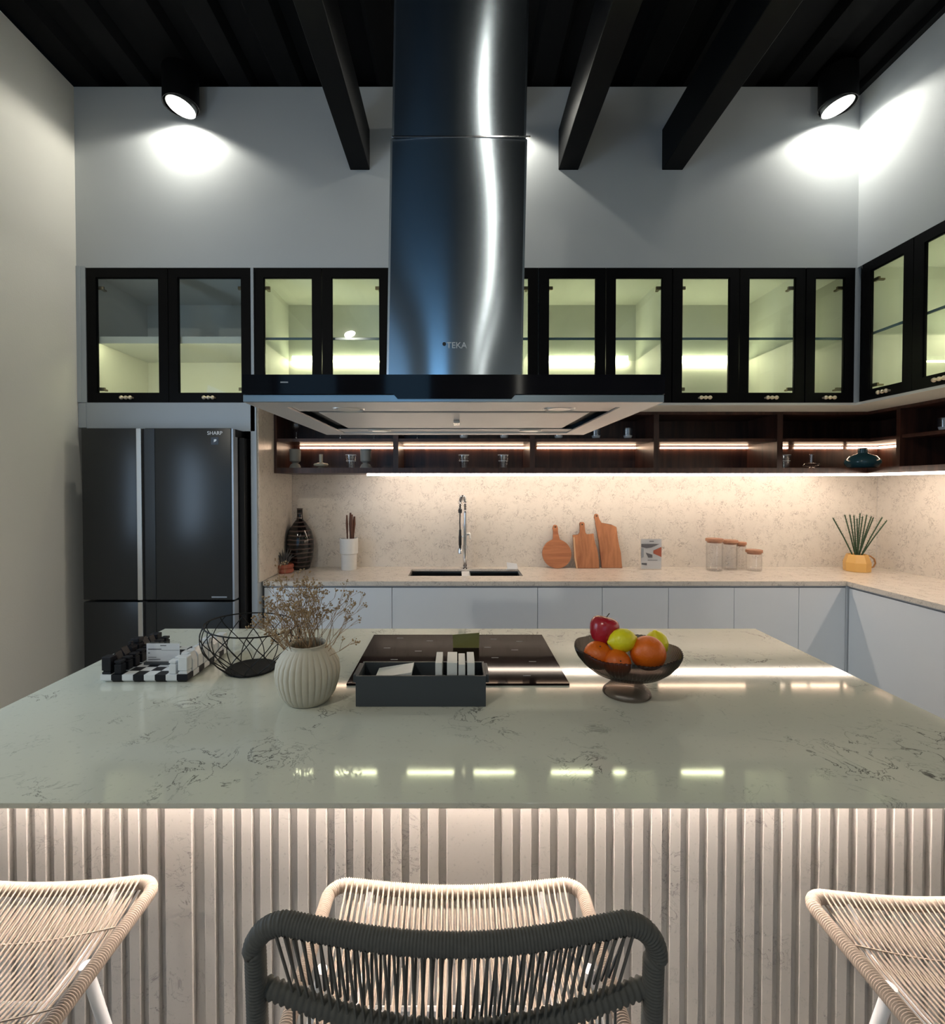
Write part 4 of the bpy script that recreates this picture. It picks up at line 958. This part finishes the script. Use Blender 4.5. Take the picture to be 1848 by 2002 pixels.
for colr, cols in (('black', (0, 1)), ('white', (7, 6))):
    for ri, ci in enumerate(cols):
        for j in range(8):
            kd = order[j] if ri == 0 else 'pawn'; key = (colr, kd)
            if key not in protos:
                o = obj('chess_piece', piece_mb(kd), 'black_sq' if colr == 'black' else 'white_sq'); protos[key] = o
            else: o = protos[key].copy(); COL.objects.link(o)
            o.location = (cx0+(ci+.5)*sq, cy0+(j+.5)*sq, bt+0.0004)
            lab = '%s chess piece in the %s row, %s' % (colr, ('outer' if ri == 0 else 'inner'), ordn[j])
            tag(o, lab, 'chess piece', '%s chess pieces' % colr)
# card holder on the board
YQ = 1.555
t = thing('card_holder', 'clear holder with a white printed card standing on the chess board', 'card holder', (xx(316, YQ), YQ, bt))
pa, pb = xx(283, YQ), xx(348, YQ); zq = zz(1258, YQ)
obj('base', MB().box(pa-0.002, pb+0.002, YQ-0.012, YQ+0.016, bt+0.0006, bt+0.006), 'tray', t, world=True)
obj('acrylic_plate', MB().box(pa, pb+0.002, YQ-0.003, YQ-0.001, bt+0.006, zq+0.006), 'clear', t, world=True)
cd = obj('card', MB().box(pa, pb, YQ+0.000, YQ+0.001, bt+0.007, zq), 'paper', t, world=True)
hq = zq-bt-0.007; wq = pb-pa
b = MB()
for (u0, u1, v, th_) in ((0.42, 0.60, 0.86, 0.05), (0.05, 0.45, 0.66, 0.05), (0.45, 0.98, 0.62, 0.012), (0.05, 0.1, 0.45, 0.05), (0.05, 0.3, 0.22, 0.03), (0.05, 0.42, 0.10, 0.04)):
    b.box(pa+u0*wq, pa+u1*wq, YQ-0.0006, YQ-0.0002, bt+0.007+v*hq, bt+0.007+(v+th_)*hq)
obj('print', b, 'ink', cd, world=True)

# fruit bowl and fruit
FX, FYY = xx(1228, 1.385), 1.385
t = thing('footed_fruit_bowl', 'smoked ribbed glass footed bowl holding fruit on the island', 'bowl', (FX, FYY, 0.9))
rib = lambda a, r, z: 0.014*math.cos(a*80) if r > 0.03 else 0
wave = lambda a, r, z: 0.0028*math.cos(a*7+0.5)*max(0, (r-0.10)/0.045) if z > 0.09 else 0
obj('foot', MB().lathe([(0.060, 0.0008), (0.066, 0.003), (0.064, 0.010), (0.052, 0.022), (0.043, 0.032), (0.040, 0.037), (0.041, 0.046), (0.0, 0.0485)], seg=240, rib=rib), 'smoke', t, smooth=True, sharp=80)
obj('bowl', MB().lathe([(0.0, 0.050), (0.036, 0.048), (0.068, 0.055), (0.098, 0.069), (0.120, 0.087), (0.135, 0.107), (0.142, 0.122), (0.1445, 0.131), (0.142, 0.132), (0.132, 0.108), (0.117, 0.089), (0.096, 0.073), (0.066, 0.059), (0.0, 0.054)], seg=480, rib=rib, wave=wave), 'smoke', t, smooth=True, sharp=80)
def sphere_prof(r, n=16, sx=1.0): return [(r*math.sin(PI*k/n)*sx, -r*math.cos(PI*k/n)) for k in range(n+1)]
def fruit(name, prof, mat, px, py, Y, rot, label, cat, group=None):
    c = at(px, py, Y=Y); t = thing(name, label, cat, c, group)
    b = MB().lathe(prof, seg=32); obj('flesh', b, mat, t, smooth=True, sharp=180); t.rotation_euler = rot
    return t
ap = [(0.0, -0.032), (0.010, -0.037), (0.021, -0.036), (0.030, -0.029), (0.037, -0.017), (0.041, -0.003), (0.0425, 0.010), (0.0405, 0.022), (0.035, 0.031), (0.027, 0.036), (0.018, 0.0375), (0.010, 0.035), (0.004, 0.030), (0, 0.026)]
ap_ = [(0, -0.030), (0.010, -0.036), (0.022, -0.037), (0.034, -0.026), (0.040, -0.008), (0.0425, 0.010), (0.039, 0.026), (0.028, 0.036), (0.015, 0.037), (0.006, 0.031), (0, 0.026)]
t = fruit('apple', [(r*0.97, z) for r, z in ap], 'apple', 1181, 1232, 1.40, (R(-8), R(14), 0), 'shiny red apple on top of the fruit bowl, left side', 'apple')
obj('stem', MB().tube([(0, 0, 0.027), (0.001, 0, 0.040), (0.006, 0, 0.050)], 0.0013, 6), 'stem', t, smooth=True)
lp = [(0, -0.0415), (0.004, -0.041), (0.007, -0.037), (0.018, -0.030), (0.027, -0.018), (0.0305, 0.0), (0.027, 0.018), (0.018, 0.030), (0.008, 0.037), (0.005, 0.041), (0, 0.0425)]
fruit('lemon', [(r*1.08, z*1.05) for r, z in lp], 'lemon', 1217, 1252, 1.36, (0, R(84), R(8)), 'bright yellow-green lemon lying front centre on the fruit', 'lemon')
fruit('lemon', [(r*1.08, z) for r, z in lp], 'lemon', 1284, 1258, 1.43, (R(10), R(-12), 0), 'yellow-green lemon standing behind the front orange, right side', 'lemon')
def orange(px, py, Y, r, rot, label):
    pr = sphere_prof(r); pr[-1] = (0, r-0.003); pr[-2] = (pr[-2][0], pr[-2][1]-0.0008); pr = [(a, z*0.94) for a, z in pr]
    t = fruit('orange', pr, 'orange', px, py, Y, rot, label, 'orange', 'oranges in the bowl')
    obj('stem_button', MB().lathe([(0, 0), (0.0025, 0), (0.0018, 0.0014), (0, 0.0014)], c=(0, 0, r*0.94-0.003), seg=8), 'stem', t)
orange(1267, 1277, 1.345, 0.0475, (R(-70), R(20), 0), 'largest orange at the front right of the bowl')
orange(1170, 1281, 1.37, 0.040, (R(30), 0, 0), 'orange at the left side of the bowl below the apple')
orange(1207, 1297, 1.335, 0.0375, (R(60), 0, 0), 'orange low in the front centre of the bowl, half behind its rim')

# ------------------------------------------------------------------ rope stools
def make_stool(label):
    t = thing('rope_bar_stool', label, 'stool', (0, 0, 0), 'rope bar stools at the island')
    # local frame: x across, y towards the island (0 = rear), z up.  seat plane z=0.65
    w = 0.262; zs = 0.650; yf = 0.385
    def rrect(n_side=60):
        pts = []
        # from left rear forward, round the front corners, back to right rear
        for k in range(40): pts.append(Vector((-w, 0.0+(yf-0.035)*k/39, zs)))
        for k in range(1, 9):
            a = PI/2*k/8; pts.append(Vector((-w+0.035-0.035*math.cos(a), yf-0.035+0.035*math.sin(a), zs)))
        for k in range(1, 60):
            u = k/60; x_ = -w+0.035+(2*w-0.07)*u; pts.append(Vector((x_, yf, zs-0.016*math.sin(PI*u))))
        for k in range(0, 9):
            a = PI/2*(1-k/8); pts.append(Vector((w-0.035+0.035*math.cos(a), yf-0.035+0.035*math.sin(a), zs)))
        for k in range(1, 40): pts.append(Vector((w, (yf-0.035)*(1-k/39), zs)))
        return pts
    def wrap(pts, r, pitch, amp=0.0016, seg=14):
        L_ = sum((b_-a).length for a, b_ in zip(pts, pts[1:])); n = int(L_/pitch*4)
        rs = resample(pts, n); return MB().tube(rs, [r-amp+2*amp*abs(math.sin(PI*i/4+0.3)) for i in range(n)], seg)
    obj('seat_frame', wrap(rrect(), 0.0118, 0.0042), 'rope', t, smooth=True, sharp=180)
    # cords front to back, sagging
    b = MB(); n = 42
    for k in range(n):
        u = (k+0.5)/n; x_ = -w+0.03+(2*w-0.06)*u; zf = zs-0.016*math.sin(PI*u)
        for s_ in (0, 1):
            pts = []
            for j in range(9):
                v = j/8; y_ = yf-0.002-(yf-0.01)*v; sag = -0.055*math.sin(PI*min(1, v*1.0))*(0.55+0.45*math.sin(PI*u))
                z_ = zf*(1-v)+zs*v+sag+(0.0125 if s_ == 0 else -0.0125)*(1-min(1, v*2.6))
                pts.append(Vector((x_+(0.004 if s_ else 0)*min(1, v*3)+(0.0035 if s_ else -0.001)*1.0, y_, z_)))
            b.tube(pts, 0.0019, 5, caps=False)
    obj('seat_cords', b, 'rope', t, smooth=True)
    b = MB()
    for v in (0.24, 0.62):
        b.tube([Vector((-w+2*w*k/24, yf-(yf)*v, zs-0.004-(0.055*math.sin(PI*v)*(0.55+0.45*math.sin(PI*k/24))-0.006)*math.sin(PI*k/24)**0.5 - 0.016*math.sin(PI*k/24)*(1-v))) for k in range(25)], 0.0016, 5)
    obj('cross_cords', b, 'rope', t, smooth=True)
    obj('rear_rail', MB().tube([Vector((-w+2*w*k/16, 0.0-0.02*math.sin(PI*k/16), zs)) for k in range(17)], 0.011, 12), 'rope', t, smooth=True)
    # backrest hoop (charcoal)
    wb = 0.266; zt_ = 0.918
    def arc(z, k, n_=1.0): return None
    hoop = []
    for k in range(20): hoop.append(Vector((-wb+0.004, 0.012*(1-k/19), zs+0.006+(zt_-0.045-zs)*k/19)))
    for k in range(1, 9):
        a = PI/2*k/8; hoop.append(Vector((-wb+0.045-0.045*math.cos(a), -0.002*k/8, zt_-0.045+0.045*math.sin(a))))
    for k in range(1, 60):
        u = k/60; x_ = -wb+0.045+(2*wb-0.09)*u; s = math.sin(PI*u); hoop.append(Vector((x_, -0.002-0.018*s, zt_-0.012*s)))
    for k in range(0, 9):
        a = PI/2*(1-k/8); hoop.append(Vector((wb-0.045+0.045*math.cos(a), -0.002*(1-k/8), zt_-0.045+0.045*math.sin(a))))
    for k in range(1, 20): hoop.append(Vector((wb-0.004, 0.012*(k/19), zs+0.006+(zt_-0.045-zs)*(1-k/19))))
    obj('backrest_frame', wrap(hoop, 0.0130, 0.0046, 0.0011), 'rope_d', t, smooth=True, sharp=180, label='charcoal rope-wrapped backrest hoop')
    zl_ = 0.822
    low = [Vector((-wb+0.012+(2*wb-0.024)*k/50, 0.010-0.036*math.sin(PI*k/50), zl_-0.022*math.sin(PI*k/50))) for k in range(51)]
    obj('lower_back_rail', wrap(low, 0.0110, 0.0090, 0.0020), 'rope_d', t, smooth=True, sharp=180)
    b = MB(); n = 40
    for k in range(n):
        u = (k+0.5)/n; x0_ = -wb+0.03+(2*wb-0.06)*u; s = math.sin(PI*u)
        tp = Vector((x0_, -0.002-0.018*s, zt_-0.012*s)); lean = (0.5-u)*0.036
        lo_ = Vector((x0_+lean, 0.010-0.036*s, zl_-0.022*s))
        b.tube([tp+Vector((0, -0.010, -0.006)), lo_+Vector((0, -0.010, 0.004))], 0.0021, 5, caps=False)
        b.tube([tp+Vector((0.004, 0.010, -0.006)), lo_+Vector((-0.004, 0.010, 0.004))], 0.0021, 5, caps=False)
        b.tube([lo_+Vector((0, -0.006, -0.004)), Vector((lo_.x, 0.004-0.02*s, zs))], 0.0021, 5, caps=False)
    obj('backrest_cords', b, 'rope_d', t, smooth=True)
    # white tube supports and legs
    b = MB()
    for s_ in (-1, 1): b.tube([(s_*0.17, 0.03, zs-0.072), (s_*0.175, yf-0.06, zs-0.068), (s_*0.18, yf-0.008, zs-0.008)], 0.0075, 8)
    b.tube([(-0.17, 0.2, zs-0.070), (0.17, 0.2, zs-0.070)], 0.0075, 8)
    obj('seat_support', b, 'legw', t, smooth=True)
    for sx in (-1, 1):
        for yy, ye in ((yf-0.17, yf-0.10), (0.05, -0.02)):
            obj('leg', MB().tube([Vector((sx*0.235, yy, zs-0.010)), Vector((sx*0.235, yy, zs-0.010)).lerp(Vector((sx*0.36, ye, 0.003)), 0.5), Vector((sx*0.36, ye, 0.003))], 0.0095, 12), 'legw', t, smooth=True)
    fz = 0.25; q_ = 1-(fz/0.64); fx_ = 0.235+0.125*q_; y1_ = yf-0.17+0.07*q_; y0_ = 0.05-0.07*q_
    b = MB()
    for a_, b_ in (((-fx_, y0_, fz), (-fx_, y1_, fz)), ((fx_, y0_, fz), (fx_, y1_, fz)), ((-fx_, y1_, fz), (fx_, y1_, fz)), ((-fx_, y0_, fz), (fx_, y0_, fz))): b.tube([a_, b_], 0.008, 10)
    obj('footrest', b, 'legw', t, smooth=True)
    return t
s0 = make_stool('rope bar stool in the middle, charcoal backrest facing the viewer')
s0.location = (-0.004, 0.635, 0)
dup(s0, (-0.897, 0.642, 0), 'rope bar stool at the left edge, beige seat under the island')
dup(s0, (0.972, 0.605, 0), 'rope bar stool at the right edge, beige seat under the island')
